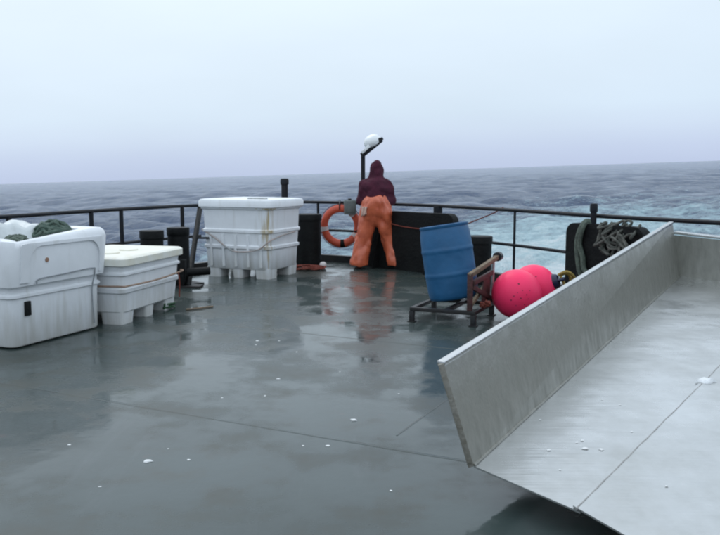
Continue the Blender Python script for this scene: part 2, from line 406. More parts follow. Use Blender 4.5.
def outward(pts):                               # horizontal outward normal for each point
    res = []
    for i, p in enumerate(pts):
        t = (pts[min(i+1, len(pts)-1)]-pts[max(i-1, 0)]).normalized(); nn = Vector((-t.y, t.x, 0))
        res.append(nn.normalized())
    return res
on = outward(course_all)
edge = [Vector((p.x, p.y, 0))+n_*.16 for p, n_ in zip(course_all, on)]
back = [Vector((edge[-1].x-3.6, edge[-1].y-7, 0)), Vector((edge[0].x-2.6, edge[0].y-5, 0))]
poly = edge+back
bm = NB(); vs = [bm.verts.new((p.x, p.y, 0)) for p in poly]; f = bm.faces.new(vs)
bmesh.ops.triangulate(bm, faces=[f])
deck = mesh_obj('deck', bm, M_deck, smooth=False); tag(deck, kind='structure')
deck['label'] = 'wet grey green painted steel ship deck'
# hull sides under the deck edge
bm = NB(); N = len(poly)
cen = sum(poly, Vector())/N
a = [bm.verts.new((p.x, p.y, -.004)) for p in poly]; b_ = [bm.verts.new((p.x+(cen.x-p.x)*.02, p.y+(cen.y-p.y)*.02, -4.2)) for p in poly]
for k in range(N): bm.faces.new((a[k], a[(k+1) % N], b_[(k+1) % N], b_[k]))
hull = mesh_obj('hull', bm, M_hull); tag(hull, 'dark painted hull of the ship below the deck', kind='structure')
# low coaming round the deck edge
bm = NB()
inn = [Vector((p.x, p.y, 0))+n_*.02 for p, n_ in zip(course_all, on)]; outr = [Vector((p.x, p.y, 0))+n_*.13 for p, n_ in zip(course_all, on)]
q = []
for i_, o_ in zip(inn, outr):
    q.append([bm.verts.new(i_+Vector((0, 0, .003))), bm.verts.new(i_+Vector((0, 0, .115))), bm.verts.new(o_+Vector((0, 0, .115))), bm.verts.new(o_+Vector((0, 0, .003)))])
for a, b in zip(q, q[1:]):
    for k in range(4): bm.faces.new((a[k], a[(k+1) % 4], b[(k+1) % 4], b[k]))
bm.faces.new(q[0]); bm.faces.new(q[-1][::-1])
mesh_obj('coaming', bm, M_black, deck)
# weld seams between the deck plates
def weld(p0, p1, w_=.026):
    bm = NB(); n_ = max(4, int((p1-p0).length/.12)); pts = []
    sid = (p1-p0).normalized().cross(Vector((0, 0, 1)))
    rows = []
    for k in range(n_+1):
        p = p0.lerp(p1, k/n_)+sid*random.uniform(-.003, .003)
        rows.append([bm.verts.new(p+sid*(s*w_*.5)+Vector((0, 0, z))) for s, z in ((-1, .0008), (-.5, .0022), (.5, .0022), (1, .0008))])
    for a, b in zip(rows, rows[1:]):
        for j in range(3): bm.faces.new((a[j], a[j+1], b[j+1], b[j]))
    return mesh_obj('weld_seam', bm, M_deck, deck)
s0, s1 = G(90, 398), G(470, 462)
sdv = (s1-s0).normalized(); sp = Vector((-sdv.y, sdv.x, 0))
weld(s0-sdv*3.3, s1+sdv*.9)
weld(s0-sdv*2.2+sp*2.6, s1+sdv*2.2+sp*2.6, .012)
x0 = G(393, 438)
weld(x0+sp*.05, x0+sp*7.0, .012)
weld(x0-sdv*3.4-sp*.1, x0-sdv*3.4-sp*2.4, .012)

# ------------------------------------------------------------------ sea
SEAZ = -3.1
def build_sea():
    az = np.concatenate([np.radians(np.linspace(-34, 34, 470)), np.radians(np.linspace(34, 326, 170)[1:-1])])
    rr = 6*1.0105**np.arange(0, 710)
    rr = rr[rr < 9500]; rr = np.append(rr, 12000)
    A, Rr = np.meshgrid(az, rr)
    X = Rr*np.sin(A); Y = Rr*np.cos(A); X0, Y0 = X.copy(), Y.copy()
    space = np.maximum(Rr*.0105, Rr*np.radians(68/470))
    Z = np.zeros_like(X); sl = np.zeros_like(X)
    wind = R(62)
    for i in range(70):
        lam = 1.1*(26/1.1)**(i/69)
        ang = wind+rng.normal(0, .7); k = 2*math.pi/lam
        amp = .0155*lam**.58*rng.uniform(.6, 1.3)
        fade = np.clip((lam/space-2.2)/2.5, 0, 1)
        ph = k*(X0*math.cos(ang)+Y0*math.sin(ang))+rng.uniform(0, 6.28)
        Z += amp*fade*np.sin(ph); X += -.75*amp*fade*np.cos(ph)*math.cos(ang); Y += -.75*amp*fade*np.cos(ph)*math.sin(ang)
    relx, rely = X-STERN.x, Y-STERN.y
    t = .41*relx+.912*rely; qd = .912*relx-.41*rely
    wk = np.clip(1-(np.abs(qd+3)/ (13+.10*np.clip(t, 0, 400)))**2, 0, 1)*np.exp(-np.clip(t, 0, None)/65)*(t > -3)
    near = np.exp(-((relx/14)**2))*np.exp(-np.clip(rely, 0, None)/38)*.95*(rely > -4)
    wk = np.maximum(wk, near)
    Z = Z*(1-.35*wk) + wk*.10*np.sin(X*1.7+Y*.6)*np.sin(Y*1.3-X*.4)
    cap = np.clip((Z-.34)*1.7, 0, .5)
    n, mm = X.shape
    V = np.stack([X, Y, Z], -1).reshape(-1, 3)
    idx = np.arange(n*mm).reshape(n, mm)
    a = idx[:-1, :]; b = np.roll(idx, -1, 1)[:-1, :]; c = np.roll(idx, -1, 1)[1:, :]; d = idx[1:, :]
    Fq = np.stack([a, d, c, b], -1).reshape(-1, 4)
    me = bpy.data.meshes.new('sea'); me.vertices.add(len(V)); me.vertices.foreach_set('co', V.ravel())
    me.loops.add(Fq.size); me.loops.foreach_set('vertex_index', Fq.ravel())
    me.polygons.add(len(Fq)); me.polygons.foreach_set('loop_start', np.arange(len(Fq))*4); me.polygons.foreach_set('loop_total', np.full(len(Fq), 4))
    me.polygons.foreach_set('use_smooth', np.ones(len(Fq), bool)); me.update(calc_edges=True)
    for nm, arr in (('wake', wk), ('cap', cap)):
        at = me.attributes.new(nm, 'FLOAT', 'POINT'); at.data.foreach_set('value', arr.ravel().astype(np.float32))
    me.materials.append(M_sea)
    o = bpy.data.objects.new('sea', me); C.objects.link(o)
    o.location = (0, 0, SEAZ); o.rotation_euler = (0, -HEEL, 0)
    tag(o, 'choppy grey blue sea with pale wake behind the stern', kind='structure')
build_sea()

# ================================================================== RAILS
def guard_rail(pts, posts, label, thick, zmid=.55, rr_=.026):
    t = empty('guard_rail', (pts[len(pts)//2].x, pts[len(pts)//2].y, 0), 0, label, 'railing')
    inv = Matrix.Translation(-t.location)
    def sag(p, z): return inv @ Vector((p.x, p.y, z))
    bm = NB(); tube(bm, [sag(p, RH) for p in pts], rr_, 12); mesh_obj('top_rail', bm, M_rail, t)
    bm = NB(); tube(bm, [sag(p, zmid) for p in pts], rr_*.85, 10); mesh_obj('middle_rail', bm, M_rail, t)
    for p, r in posts:
        bm = NB(); tube(bm, [sag(p, .112), sag(p, RH-.004)], r, 12)
        lathe(bm, [(r*1.9, .116), (r*1.9, .13), (r*1.05, .134)], 14, Matrix.Translation(sag(p, 0)))
        mesh_obj('post', bm, M_rail, t)
    return t
lposts = [(rail_at(u, Lc), .03) for u in (8.5, 91, 121, 182)]
lposts += [(Vector((p.x, p.y, 0)), .028) for p in LP[:3]]
lrail = guard_rail(Lc, lposts, 'dark pipe guard rail running behind the white fish bins', .03)
rposts = [(rail_at(u, Rc), r) for u, r in ((318, .022), (363, .03), (438, .07), (515, .018), (738, .024))]
rposts += [(Rc[-1], .025), (Rc[-8], .025), (Rc[0], .025)]
rrail = guard_rail(Rc, rposts, 'dark pipe guard rail curving round the stern behind the person', .03)

# leaning brace at the end of the left rail
base = G(188, 287); topp = LP[-1]
br = empty('rail_brace', base, 0, 'dark leaning steel brace with roller bracket at end of rail', 'brace')
tl = Vector((topp.x, topp.y, RH-.03))-base
bm = NB(); tube(bm, [Vector((0, 0, 0)), tl*.5, tl], .04, 12); mesh_obj('brace_bar', bm, M_rubber, br)
bm = NB(); bar(bm, tl*.58+Vector((-.05, 0, 0)), tl*.58+Vector((.2, .0, 0)), .03, .03); mesh_obj('bracket', bm, M_rail, br, bevel=.004)
bm = NB(); box(bm, (-.10, .02, .19), (.13, .14, .38), Euler((0, .06, 0))); mesh_obj('foot_block', bm, M_rubber, br, bevel=.02)
bm = NB(); tube(bm, [Vector((.0, 0, .2)), Vector((.30, .02, .22))], .055, 14); mesh_obj('roller', bm, M_rubber, br)
bm = NB(); box(bm, (.02, 0, .012), (.34, .22, .022)); mesh_obj('foot_plate', bm, M_black, br, bevel=.004)

# capped pipes standing up through the rail
def capped_pipe(u, vtop, d, label, r=.05):
    p = D(u, vtop, d); h = p.z
    t = empty('vent_pipe', (p.x, p.y, 0), 0, label, 'pipe', 'capped vent pipes on the stern')
    bm = NB(); lathe(bm, [(r, .0), (r, h-.09)], 18); mesh_obj('pipe', bm, M_rail, t)
    bm = NB(); lathe(bm, [(r*1.05, h-.1), (r*1.28, h-.095), (r*1.3, h-.03), (r*1.1, h), (0, h+.004)], 18); mesh_obj('cap', bm, M_rail, t)
    bm = NB(); lathe(bm, [(r*2.1, .0), (r*2.1, .02), (r*1.02, .022)], 18); mesh_obj('flange', bm, M_rail, t)
capped_pipe(284.5, 178.5, 13.4, 'tall black capped pipe rising behind the rust streaked white bin', .055)
p593 = rail_at(593.5, Rc)
capped_pipe(594, 203.5, p593.y-.1, 'short black capped pipe rising above bulwark plate beside the metal chute', .036)

# bulwark plates with rounded corners
def bulwark(u0, u1, ztop, label, th=.13, pts=Rc, inset=.22, rc=.13):
    a = rail_at(u0, pts); b = rail_at(u1, pts); a = Vector((a.x, a.y, 0)); b = Vector((b.x, b.y, 0))
    dr = (b-a).normalized(); nn = Vector((dr.y, -dr.x, 0))      # inboard
    if nn.dot(centre-a) < 0: nn = -nn
    t = empty('bulwark_plate', (a+b)/2+nn*inset*.5, math.atan2(dr.y, dr.x), label, 'bulwark')
    L = (b-a).length/2
    bm = NB(); poly = [(-L, 0, .0), (L, 0, .0)]
    for cx, a0 in ((1, 0), (-1, 90)):
        for k in range(7):
            an = R(a0+15*k); poly.append((cx*(L-rc)+rc*math.cos(an), 0, ztop-rc+rc*math.sin(an)))
    prism(bm, [Vector((x, -th/2, z)) for x, y, z in poly], Vector((0, th, 0)))
    mesh_obj('plate', bm, M_rubber, t, bevel=.012)
    for s in (-.55, .55):
        bm = NB(); sgn = -1
        prism(bm, [Vector((s*L-.01, -th/2-.001, .0)), Vector((s*L-.01, -th/2-.16, .0)), Vector((s*L-.01, -th/2-.001, ztop*.62))], Vector((.02, 0, 0)))
        mesh_obj('knee_bracket', bm, M_rubber, t)
    return t, a, b, nn, dr
bw1 = bulwark(367, 461, .93, 'black bulwark plate with rounded corners and red rope, right of the person')
bw2 = bulwark(577, 655, .94, 'black bulwark plate hung with pale rope, behind the metal chute')

# bollards
def bollard(x, y, r, h, t=None, label=None, name='bollard', z0=0):
    if t is None: t = empty(name, (x, y, 0), 0, label, 'bollard'); ox, oy = 0, 0
    else: ox, oy = x, y
    bm = NB(); lathe(bm, [(r*.94, z0), (r*.94, h-.10)], 28, Matrix.Translation((ox, oy, 0))); mesh_obj('barrel', bm, M_rubber, t)
    bm = NB(); lathe(bm, [(r*.95, h-.11), (r*1.0, h-.1), (r*1.0, h-.012), (r*.97, h), (0, h+.002)], 28, Matrix.Translation((ox, oy, 0))); mesh_obj('cap', bm, M_rubber, t)
    return t
p = G(308.5, 265.5); 
bl = bollard(p.x, p.y, .225, .86, None, 'large black cylindrical bollard between white bin and orange lifebuoy')
p = D(479, 236, 11.2); bl2 = bollard(p.x, p.y, .19, p.z, None, 'short dark bollard standing behind the leaning blue barrel')
# double bitts behind the small bin
pa, pb = D(151.5, 230.5, 10.75), D(178, 227.5, 11.1)
mid_ = (pa+pb)/2; bt = empty('mooring_bitts', (mid_.x, mid_.y, 0), math.atan2(pb.y-pa.y, pb.x-pa.x), 'pair of black mooring bitts behind the small cream lidded bin', 'bollard')
hl = (Vector((pb.x, pb.y))-Vector((pa.x, pa.y))).length/2
bollard(-hl, 0, .16, pa.z, bt, z0=.02); bollard(hl, 0, .155, pb.z, bt, z0=.02)
bm = NB(); box(bm, (0, 0, .012), (hl*2+.5, .46, .024)); mesh_obj('base_plate', bm, M_black, bt, bevel=.005)

# flood lamp on its post
pl = rail_at(363, Rc); d_ = pl.y-.10
lamp = empty('flood_lamp', (pl.x-.0, d_, 0), 0, 'white domed flood lamp on dark post above the person', 'lamp')
def loc(u, v, dd=0): return D(u, v, d_+dd)-lamp.location
bot = Vector((0, 0, 0)); top = loc(363, 154.5); top.x = 0
bm = NB(); tube(bm, [bot, top], .036, 14); lathe(bm, [(.09, 0), (.09, .018), (.04, .02)], 16); mesh_obj('post', bm, M_rail, lamp)
e2 = loc(381.5, 139.5); e1 = top.copy()
bm = NB(); bar(bm, e1-(e2-e1)*.08, e2, .07, .085); bmesh.ops.translate(bm, vec=(0, -.06, 0), verts=bm.verts); mesh_obj('arm', bm, M_rail, lamp, bevel=.008)
bm = NB(); bar(bm, loc(361.5, 153.5)+Vector((0, -.105, .01)), loc(369.5, 146.5)+Vector((0, -.105, .01)), .03, .05); mesh_obj('junction_cover', bm, M_lampw, lamp, bevel=.012)
bm = NB()
lathe(bm, [(0, .085), (.06, .08), (.105, .055), (.135, .01), (.14, -.04), (.125, -.06), (0, -.062)], 26,
      Matrix.Translation(loc(371.8, 141.5)+Vector((0, .0, .015))) @ Euler((R(18), R(-28), 0)).to_matrix().to_4x4() @ Matrix.Scale(1.05, 4))
mesh_obj('lamp_housing', bm, M_lampw, lamp, auto=60)
bm = NB(); bar(bm, loc(377, 141.5), loc(383, 138.2), .05, .05); mesh_obj('arm_end', bm, M_rail, lamp, bevel=.01)

# grey box on the rail next to the person
pg = rail_at(350, Rc); gb = empty('junction_box', (pg.x, pg.y-.11, .86), .1, 'small grey green box fixed to the rail beside the person', 'box')
bm = NB(); box(bm, (0, 0, .1), (.2, .13, .24)); mesh_obj('case', bm, M_greybox, gb, bevel=.012)
bm = NB(); box(bm, (0, -.072, .11), (.16, .014, .18)); mesh_obj('cover', bm, M_greybox, gb, bevel=.004)
bm = NB(); box(bm, (0, .05, .232), (.05, .12, .03)); mesh_obj('bracket', bm, M_rail, gb, bevel=.004)

# ================================================================== FISH BINS
def feet(t, hx, hy, h, m, nx=3):
    for sx in ([-1, 0, 1] if nx == 3 else [-1, 1]):
        for sy in (-1, 1):
            bm = NB(); wx = .11 if sx else .08
            loft(bm, [(0, wx, .12, .03), (h+.02, wx+.012, .132, .03)], 3)
            bmesh.ops.transform(bm, matrix=Matrix.Translation((sx*(hx-wx-.004), sy*(hy-.13), 0)), verts=bm.verts)
            mesh_obj('foot', bm, m, t)
def bin_at(corner_left, corner_right, depth, into, label, name='fish_bin'):
    a, b = corner_left, corner_right; dr = (b-a).normalized(); nn = Vector((-dr.y, dr.x, 0))
    c = (a+b)/2+nn*depth/2
    return empty(name, (c.x, c.y, 0), math.atan2(dr.y, dr.x), label, 'bin'), (b-a).length/2, depth/2

# -- bin 3, by the rail
fr = G(270, 280.5); fl = fr - Vector((.912, -.41, 0))*1.18
b3, hx, hy = bin_at(fl, fr, .98, 0, 'tall white lidded fish bin with rust streaked corner beside the black bollard')
hx *= 1.0
bm = NB(); tp = .06
loft(bm, [(.13, hx-tp, hy-tp, .07), (.145, hx-tp+.012, hy-tp+.012, .08), (.42, hx-.035, hy-.035, .085), (.44, hx-.012, hy-.012, .085), (.475, hx-.010, hy-.010, .085), (.49, hx-.032, hy-.032, .085),
          (.66, hx-.022, hy-.022, .085), (.675, hx-.001, hy-.001, .085), (.71, hx, hy, .085), (.725, hx-.02, hy-.02, .085), (1.0, hx-.01, hy-.01, .085), (1.02, hx+.02, hy+.02, .09), (1.06, hx+.022, hy+.022, .09)], 6)
mesh_obj('body', bm, M_rusty, b3)
bm = NB()
loft(bm, [(1.035, hx+.03, hy+.03, .1), (1.045, hx+.045, hy+.045, .1), (1.12, hx+.045, hy+.045, .1), (1.15, hx+.03, hy+.03, .1), (1.158, hx-.02, hy-.02, .08), (1.15, hx-.09, hy-.09, .06), (1.155, hx-.13, hy-.13, .05), (1.17, hx-.3, hy-.28, .04)], 6)
lid3 = mesh_obj('lid', bm, M_white, b3)
bm = NB(); loft(bm, [(0, .16, .05, .03), (.022, .15, .045, .03)], 4); bmesh.ops.transform(bm, matrix=Matrix.Translation((.28, -hy+.2, 1.155)), verts=bm.verts); mesh_obj('lid_handle', bm, M_galv, lid3)
feet(b3, hx-tp, hy-tp, .13, M_white)
for k in range(5):      # moulded vertical ribs
    bm = NB(); x = -hx*.72+k*hx*.36
    loft(bm, [(.17, .022, .014, .01), (.64, .02, .012, .01)], 3); bmesh.ops.transform(bm, matrix=Matrix.Translation((x, -hy+.038, 0)) @ Matrix.Rotation(.035, 4, 'X'), verts=bm.verts)
    mesh_obj('rib', bm, M_white, b3)
# drooping lashing line across front
bm = NB(); ctrl = [(-hx-.01, -hy+.05, .70), (-hx*.6, -hy-.012, .60), (-hx*.1, -hy-.02, .42), (.1+hx*.1, -hy-.02, .395), (hx*.7, -hy-.015, .44), (hx*.985, -hy+.01, .56), (hx+.012, -hy*.4, .62), (hx+.015, hy*.5, .66)]
tube(bm, smoothpts(ctrl, 8), .011, 6); mesh_obj('lashing_line', bm, mat('dirty_cord', (.33, .34, .34), .8, col2=(.42, .30, .25), vscale=5), b3)

# -- bin 2, small, cream lid
fl, fr = G(126, 327), G(184, 306.5)
b2, hx, hy = bin_at(fl, fr, .95, 0, 'low white fish bin with yellowed cream lid and fork slots')
bm = NB()
loft(bm, [(.12, hx-.075, hy-.075, .06), (.135, hx-.06, hy-.06, .07), (.32, hx-.042, hy-.042, .07), (.335, hx-.02, hy-.02, .07), (.37, hx-.018, hy-.018, .07), (.385, hx-.038, hy-.038, .07), (.5, hx-.03, hy-.03, .07), (.515, hx-.008, hy-.008, .07), (.535, hx-.008, hy-.008, .07), (.55, hx-.025, hy-.025, .07), (.62, hx-.015, hy-.015, .07)], 6)
mesh_obj('body', bm, M_white, b2)
bm = NB()
loft(bm, [(.605, hx+.0, hy+.0, .08), (.615, hx+.02, hy+.02, .08), (.68, hx+.02, hy+.02, .08), (.70, hx+.0, hy+.0, .08), (.706, hx-.05, hy-.05, .06), (.695, hx-.07, hy-.07, .06), (.70, hx-.1, hy-.1, .05)], 6)
lid2 = mesh_obj('lid', bm, M_cream, b2)
for x in (-.28, .1):
    bm = NB(); lathe(bm, [(.10, .698), (.10, .712), (.085, .716), (0, .716)], 24, Matrix.Translation((x, -.1, 0))); mesh_obj('lid_boss', bm, M_cream, lid2)
feet(b2, hx-.075, hy-.075, .12, M_white)
bm = NB(); tube(bm, smoothpts([(-hx-.01, hy*.2, .40), (-hx-.012, -hy+.05, .41), (-hx+.05, -hy-.012, .41), (0, -hy-.015, .40), (hx-.1, -hy-.012, .42), (hx-.03, -hy-.012, .43), (hx+.0, -hy+.03, .43)], 6), .010, 6)
mesh_obj('lashing_line', bm, mat('tan_cord', (.36, .24, .17), .8, var=.4, vscale=20), b2)
bm = NB(); tube(bm, smoothpts([(hx-.16, -hy-.02, .42), (hx-.155, -hy-.03, .30), (hx-.15, -hy-.02, .14)], 6), .009, 6); mesh_obj('cord_end', bm, M_rrope, b2)

# -- bin 1, open, hooded, full of green rope
fl, fr = G(14, 351.5), G(107, 327)
b1, hx, hy = bin_at(fl, fr, 1.05, 0, 'big white double height fish bin heaped with green rope, arched panel in front')
bm = NB()
loft(bm, [(.015, hx-.05, hy-.05, .07), (.03, hx-.04, hy-.04, .08), (.44, hx-.03, hy-.03, .085), (.452, hx-.012, hy-.012, .085), (.475, hx-.012, hy-.012, .085), (.49, hx-.03, hy-.03, .085), (.56, hx-.03, hy-.03, .085)], 6)
body1 = mesh_obj('lower_body', bm, M_white, b1)
def dip(x, y, z):
    if z < .9: return z
    dd = math.exp(-((x+hx*.62)/.16)**2)*math.exp(-((y+hy)/.35)**2)*.10
    return z-dd+.02*math.sin(x*4+1)
bm = NB()
H1 = 1.0
lv = [(.55, hx-.02, hy-.02, .085), (.555, hx+.015, hy+.015, .09), (.60, hx+.02, hy+.02, .09), (.93, hx+.045, hy+.045, .1), (.985, hx+.033, hy+.033, .1), (H1+.012, hx+.005, hy+.005, .09), (H1+.015, hx-.055, hy-.055, .08), (H1-.01, hx-.10, hy-.10, .07), (.80, hx-.125, hy-.125, .06)]
loft(bm, lv, 10, zf=dip)
mesh_obj('hood', bm, M_white, b1)
# arched frame standing proud on the hood's front
bm = NB(); arch = []; outl = []
x0_, x1_ = -hx*.70, hx*.80; zb, zt = .585, .90; ra = .15; n_ = 10
arch = [(x0_, zb)]+[(x0_+ra-ra*math.cos(R(9*k)), zt-ra+ra*math.sin(R(9*k))) for k in range(n_+1)]+[(x1_-ra+ra*math.sin(R(9*k)), zt-ra+ra*math.cos(R(9*k))) for k in range(n_+1)]+[(x1_, zb)]
def outer_pt(x, z):
    if z <= zb+1e-6: return (-hx+.085 if x < 0 else hx-.085, zb)
    k = (z-zb)/(zt-zb); m_ = (x-x0_)/(x1_-x0_)
    return (max(-hx+.085, min(hx-.085, x+(m_-.5)*.5)), zb+k*(.93-zb))
outl = [outer_pt(*p_) for p_ in arch]
yf = -hy
fa = [[bm.verts.new((x, yf-dy-.02-(z-.6)*.076, z)) for x, z in L_] for L_, dy in ((outl, .0), (outl, .012), (arch, .016), (arch, -.002))]
for a, b in zip(fa, fa[1:]):
    for k in range(len(a)-1): bm.faces.new((a[k], a[k+1], b[k+1], b[k]))
mesh_obj('arch_moulding', bm, M_white, b1, auto=60)
bm = NB(); tube(bm, smoothpts([(-hx*.56, -hy-.03, .56), (-hx*.5, -hy-.033, .60), (0, -hy-.033, .612), (hx*.62, -hy-.034, .625), (hx*.70, -hy-.03, .59), (hx*.71, -hy+.018, .40), (hx*.74, -hy+.02, .07)], 8), .006, 6)
mesh_obj('lashing_line', bm, mat('grey_cord', (.30, .32, .34), .8, var=.4, vscale=20), b1)
bm = NB(); box(bm, (-hx*.66, -hy+.03, .345), (.07, .03, .13)); mesh_obj('drain_recess', bm, M_rubber, b1, bevel=.008)
bm = NB(); lathe(bm, [(.022, 0), (.02, .008), (0, .009)], 12, Matrix.Translation((-hx*.34, -hy-.032, .765)) @ Matrix.Rotation(math.pi/2, 4, 'X')); mesh_obj('plug', bm, mat('brown_stain', (.30, .17, .11), .6), b1)
BIN1 = b1; B1H = (hx, hy)
# rope heap on it
Mw = Matrix.Translation(b1.location) @ Matrix.Rotation(b1.rotation_euler.z, 4, 'Z')
def heap(name, cx, cy, cz, rx, ry, rz_, n_, m, label, cat, rr_=.014, seed=1, group=None):
    rd = random.Random(seed); wl = Mw @ Vector((cx, cy, cz))
    bm = NB()
    pts = []
    for k in range(n_):
        th = k*.55+rd.uniform(-.2, .2); lay = rd.random(); ph = math.acos(min(1, lay*.98+.01))
        pts.append((rx*math.sin(ph)*math.cos(th)*rd.uniform(.75, 1.05), ry*math.sin(ph)*math.sin(th)*rd.uniform(.75, 1.05), rz_*math.cos(ph)))
    tube(bm, smoothpts(pts, 5), rr_, 6)
    # core of packed net under the strands
    loft(bm, [(-.18, rx*.85, ry*.85, min(rx, ry)*.7), (-.05, rx*.9, ry*.9, min(rx, ry)*.8), (rz_*.5, rx*.75, ry*.75, min(rx, ry)*.7), (rz_*.85, rx*.35, ry*.35, min(rx, ry)*.3)], 6)
    o = mesh_obj(name, bm, m); o.location = wl; o.rotation_euler = (0, 0, b1.rotation_euler.z)
    return tag(o, label, cat, group)
heap('rope_heap', hx*.50, -hy*.30, .95, .21, .17, .13, 60, M_grope, 'mound of dark green rope in the middle of the open white bin', 'rope', seed=3)
heap('rope_heap', -hx*.60, -hy*.70, .88, .15, .15, .11, 50, M_prope, 'tangle of pale green rope spilling at the low corner of the bin rim', 'rope', seed=5)
# crumpled white sheet lying in the bin
bm = NB(); n1, n2 = 26, 26; grid = []
for i in range(n1):
    row = []
    for j in range(n2):
        x = -hx*.84+1.68*hx*i/(n1-1); y = -hy*.3+1.08*hy*j/(n2-1)
        e = min(1, min(i, n1-1-i, j, n2-1-j)/4)
        z = .88+.17*e+.07*e*mnoise.noise(Vector((x*4, y*4, 1)))+.03*e*mnoise.noise(Vector((x*10, y*10, 4)))
        row.append(bm.verts.new((x, y, z)))
    grid.append(row)
for i in range(n1-1):
    for j in range(n2-1): bm.faces.new((grid[i][j], grid[i+1][j], grid[i+1][j+1], grid[i][j+1]))
sh = mesh_obj('plastic_sheet', bm, mat('white_sheet', (.62, .66, .66), .4, var=.2, vscale=8, bump=.2, bscale=20), auto=80)
sh.location = b1.location; sh.rotation_euler = b1.rotation_euler
sh.modifiers.new('thick', 'SOLIDIFY').thickness = .006
tag(sh, 'crumpled white plastic sheet tucked into the rope filled bin', 'sheet')

# ================================================================== LIFEBUOY
pr = rail_at(341, Rc); dl = pr.y-.12
cz = D(341, 226, dl)
lb = empty('lifebuoy', cz, 0, 'orange lifebuoy ring with pale bands hanging on the rail', 'lifebuoy')
ax_tilt = Euler((R(6), 0, R(-4))).to_matrix().to_4x4()
Ro, rt = .285, .062
def torus(bm, Rr_, r, a0=0, a1=360, n=64, k=14, mtx=None):
    full = abs(a1-a0) >= 360; st = n if full else max(4, int(n*abs(a1-a0)/360))
    pts = [mtx @ Vector((Rr_*math.cos(R(a0+(a1-a0)*i/st)), 0, Rr_*math.sin(R(a0+(a1-a0)*i/st)))) for i in range(st+(0 if full else 1))]
    tube(bm, pts, r, k, closed=full)
bm = NB(); torus(bm, Ro, rt, mtx=ax_tilt); bmesh.ops.transform(bm, matrix=Matrix.Diagonal((1, .85, 1.06, 1)), verts=bm.verts); mesh_obj('ring', bm, M_ring, lb)
for a in (45, 188, 275, 330):
    bm = NB(); torus(bm, Ro, rt+.004, a-7, a+7, mtx=ax_tilt); bmesh.ops.transform(bm, matrix=Matrix.Diagonal((1, .85, 1.06, 1)), verts=bm.verts); mesh_obj('band', bm, M_rubber if a == 275 else M_band, lb)
bm = NB(); gp = []
for k in range(97):
    a = 360*k/96; rr_ = Ro+rt+.007+.008*abs(math.sin(R(a*2-14)))
    gp.append(ax_tilt @ Vector((rr_*math.cos(R(a)), 0, 1.05*rr_*math.sin(R(a)))))
tube(bm, gp[:-1], .006, 6, closed=True); mesh_obj('grab_line', bm, M_rrope, lb)
bm = NB(); hk = Vector((-.02, .0, (Ro)*1.06)); up_ = RH-cz.z
tube(bm, smoothpts([hk+Vector((0, -.075, -.02)), hk+Vector((0, -.06, .07)), Vector((-.02, .11, up_+.045)), Vector((-.02, .16, up_-.0)), Vector((-.02, .10, up_-.08)), hk+Vector((0, .07, -.02))], 6), .012, 8); mesh_obj('hanger', bm, M_rail, lb)

# ================================================================== PERSON  (built as blended distance fields, then surfaced)
def surface_nets(f, lo, hi, h):
    lo = np.array(lo); n = np.ceil((np.array(hi)-lo)/h).astype(int)+1
    gx, gy, gz = [lo[i]+h*np.arange(n[i]) for i in range(3)]
    P = np.stack(np.meshgrid(gx, gy, gz, indexing='ij'), -1).astype(np.float32)
    V = f(P)
    ins = V < 0
    corners = [(i, j, k) for i in (0, 1) for j in (0, 1) for k in (0, 1)]
    nx, ny, nz_ = n-1
    cnt = np.zeros((nx, ny, nz_), np.int8)
    for c in corners: cnt += ins[c[0]:c[0]+nx, c[1]:c[1]+ny, c[2]:c[2]+nz_]
    act = (cnt > 0) & (cnt < 8)
    ids = -np.ones(act.shape, np.int64); ai = np.argwhere(act); ids[act] = np.arange(len(ai))
    acc = np.zeros((len(ai), 3)); num = np.zeros(len(ai))
    for c in corners:
        for ax in range(3):
            if c[ax]: continue
            e = list(c); e[ax] = 1
            va = V[ai[:, 0]+c[0], ai[:, 1]+c[1], ai[:, 2]+c[2]]; vb = V[ai[:, 0]+e[0], ai[:, 1]+e[1], ai[:, 2]+e[2]]
            m = (va < 0) != (vb < 0); t = np.where(m, va/np.where(m, va-vb, 1), 0)
            p = np.tile(np.array(c, float), (len(ai), 1)); p[:, ax] += t
            acc[m] += p[m]; num[m] += 1
    verts = lo+h*(ai+acc/num[:, None])
    faces = []
    for ax in range(3):
        a1, a2 = (ax+1) % 3, (ax+2) % 3
        sl = [slice(None)]*3; sl2 = [slice(None)]*3
        sl[ax] = slice(0, n[ax]-1); sl2[ax] = slice(1, n[ax])
        for q in (a1, a2): sl[q] = slice(1, n[q]-1); sl2[q] = slice(1, n[q]-1)
        A_ = ins[tuple(sl)]; B_ = ins[tuple(sl2)]
        for flip, mk in ((False, A_ & ~B_), (True, ~A_ & B_)):
            idx = np.argwhere(mk)
            if not len(idx): continue
            idx[:, a1] += 1; idx[:, a2] += 1
            def cell(d1, d2):
                j = idx.copy(); j[:, a1] -= d1; j[:, a2] -= d2; return ids[j[:, 0], j[:, 1], j[:, 2]]
            q = np.stack([cell(1, 1), cell(0, 1), cell(0, 0), cell(1, 0)], -1)
            faces.append(q[:, ::-1] if flip else q)
    return verts, np.concatenate(faces)
def np_obj(name, verts, faces, m, parent, smooth_it=1):
    me = bpy.data.meshes.new(name); me.from_pydata(verts.tolist(), [], faces.tolist()); me.materials.append(m)
    bm = NB(); bm.from_mesh(me)
    for _ in range(smooth_it): bmesh.ops.smooth_vert(bm, verts=bm.verts, factor=.5, use_axis_x=True, use_axis_y=True, use_axis_z=True)
    bmesh.ops.recalc_face_normals(bm, faces=bm.faces); bm.to_mesh(me); bm.free()
    me.polygons.foreach_set('use_smooth', [True]*len(me.polygons))
    o = bpy.data.objects.new(name, me); C.objects.link(o); o.parent = parent; return o
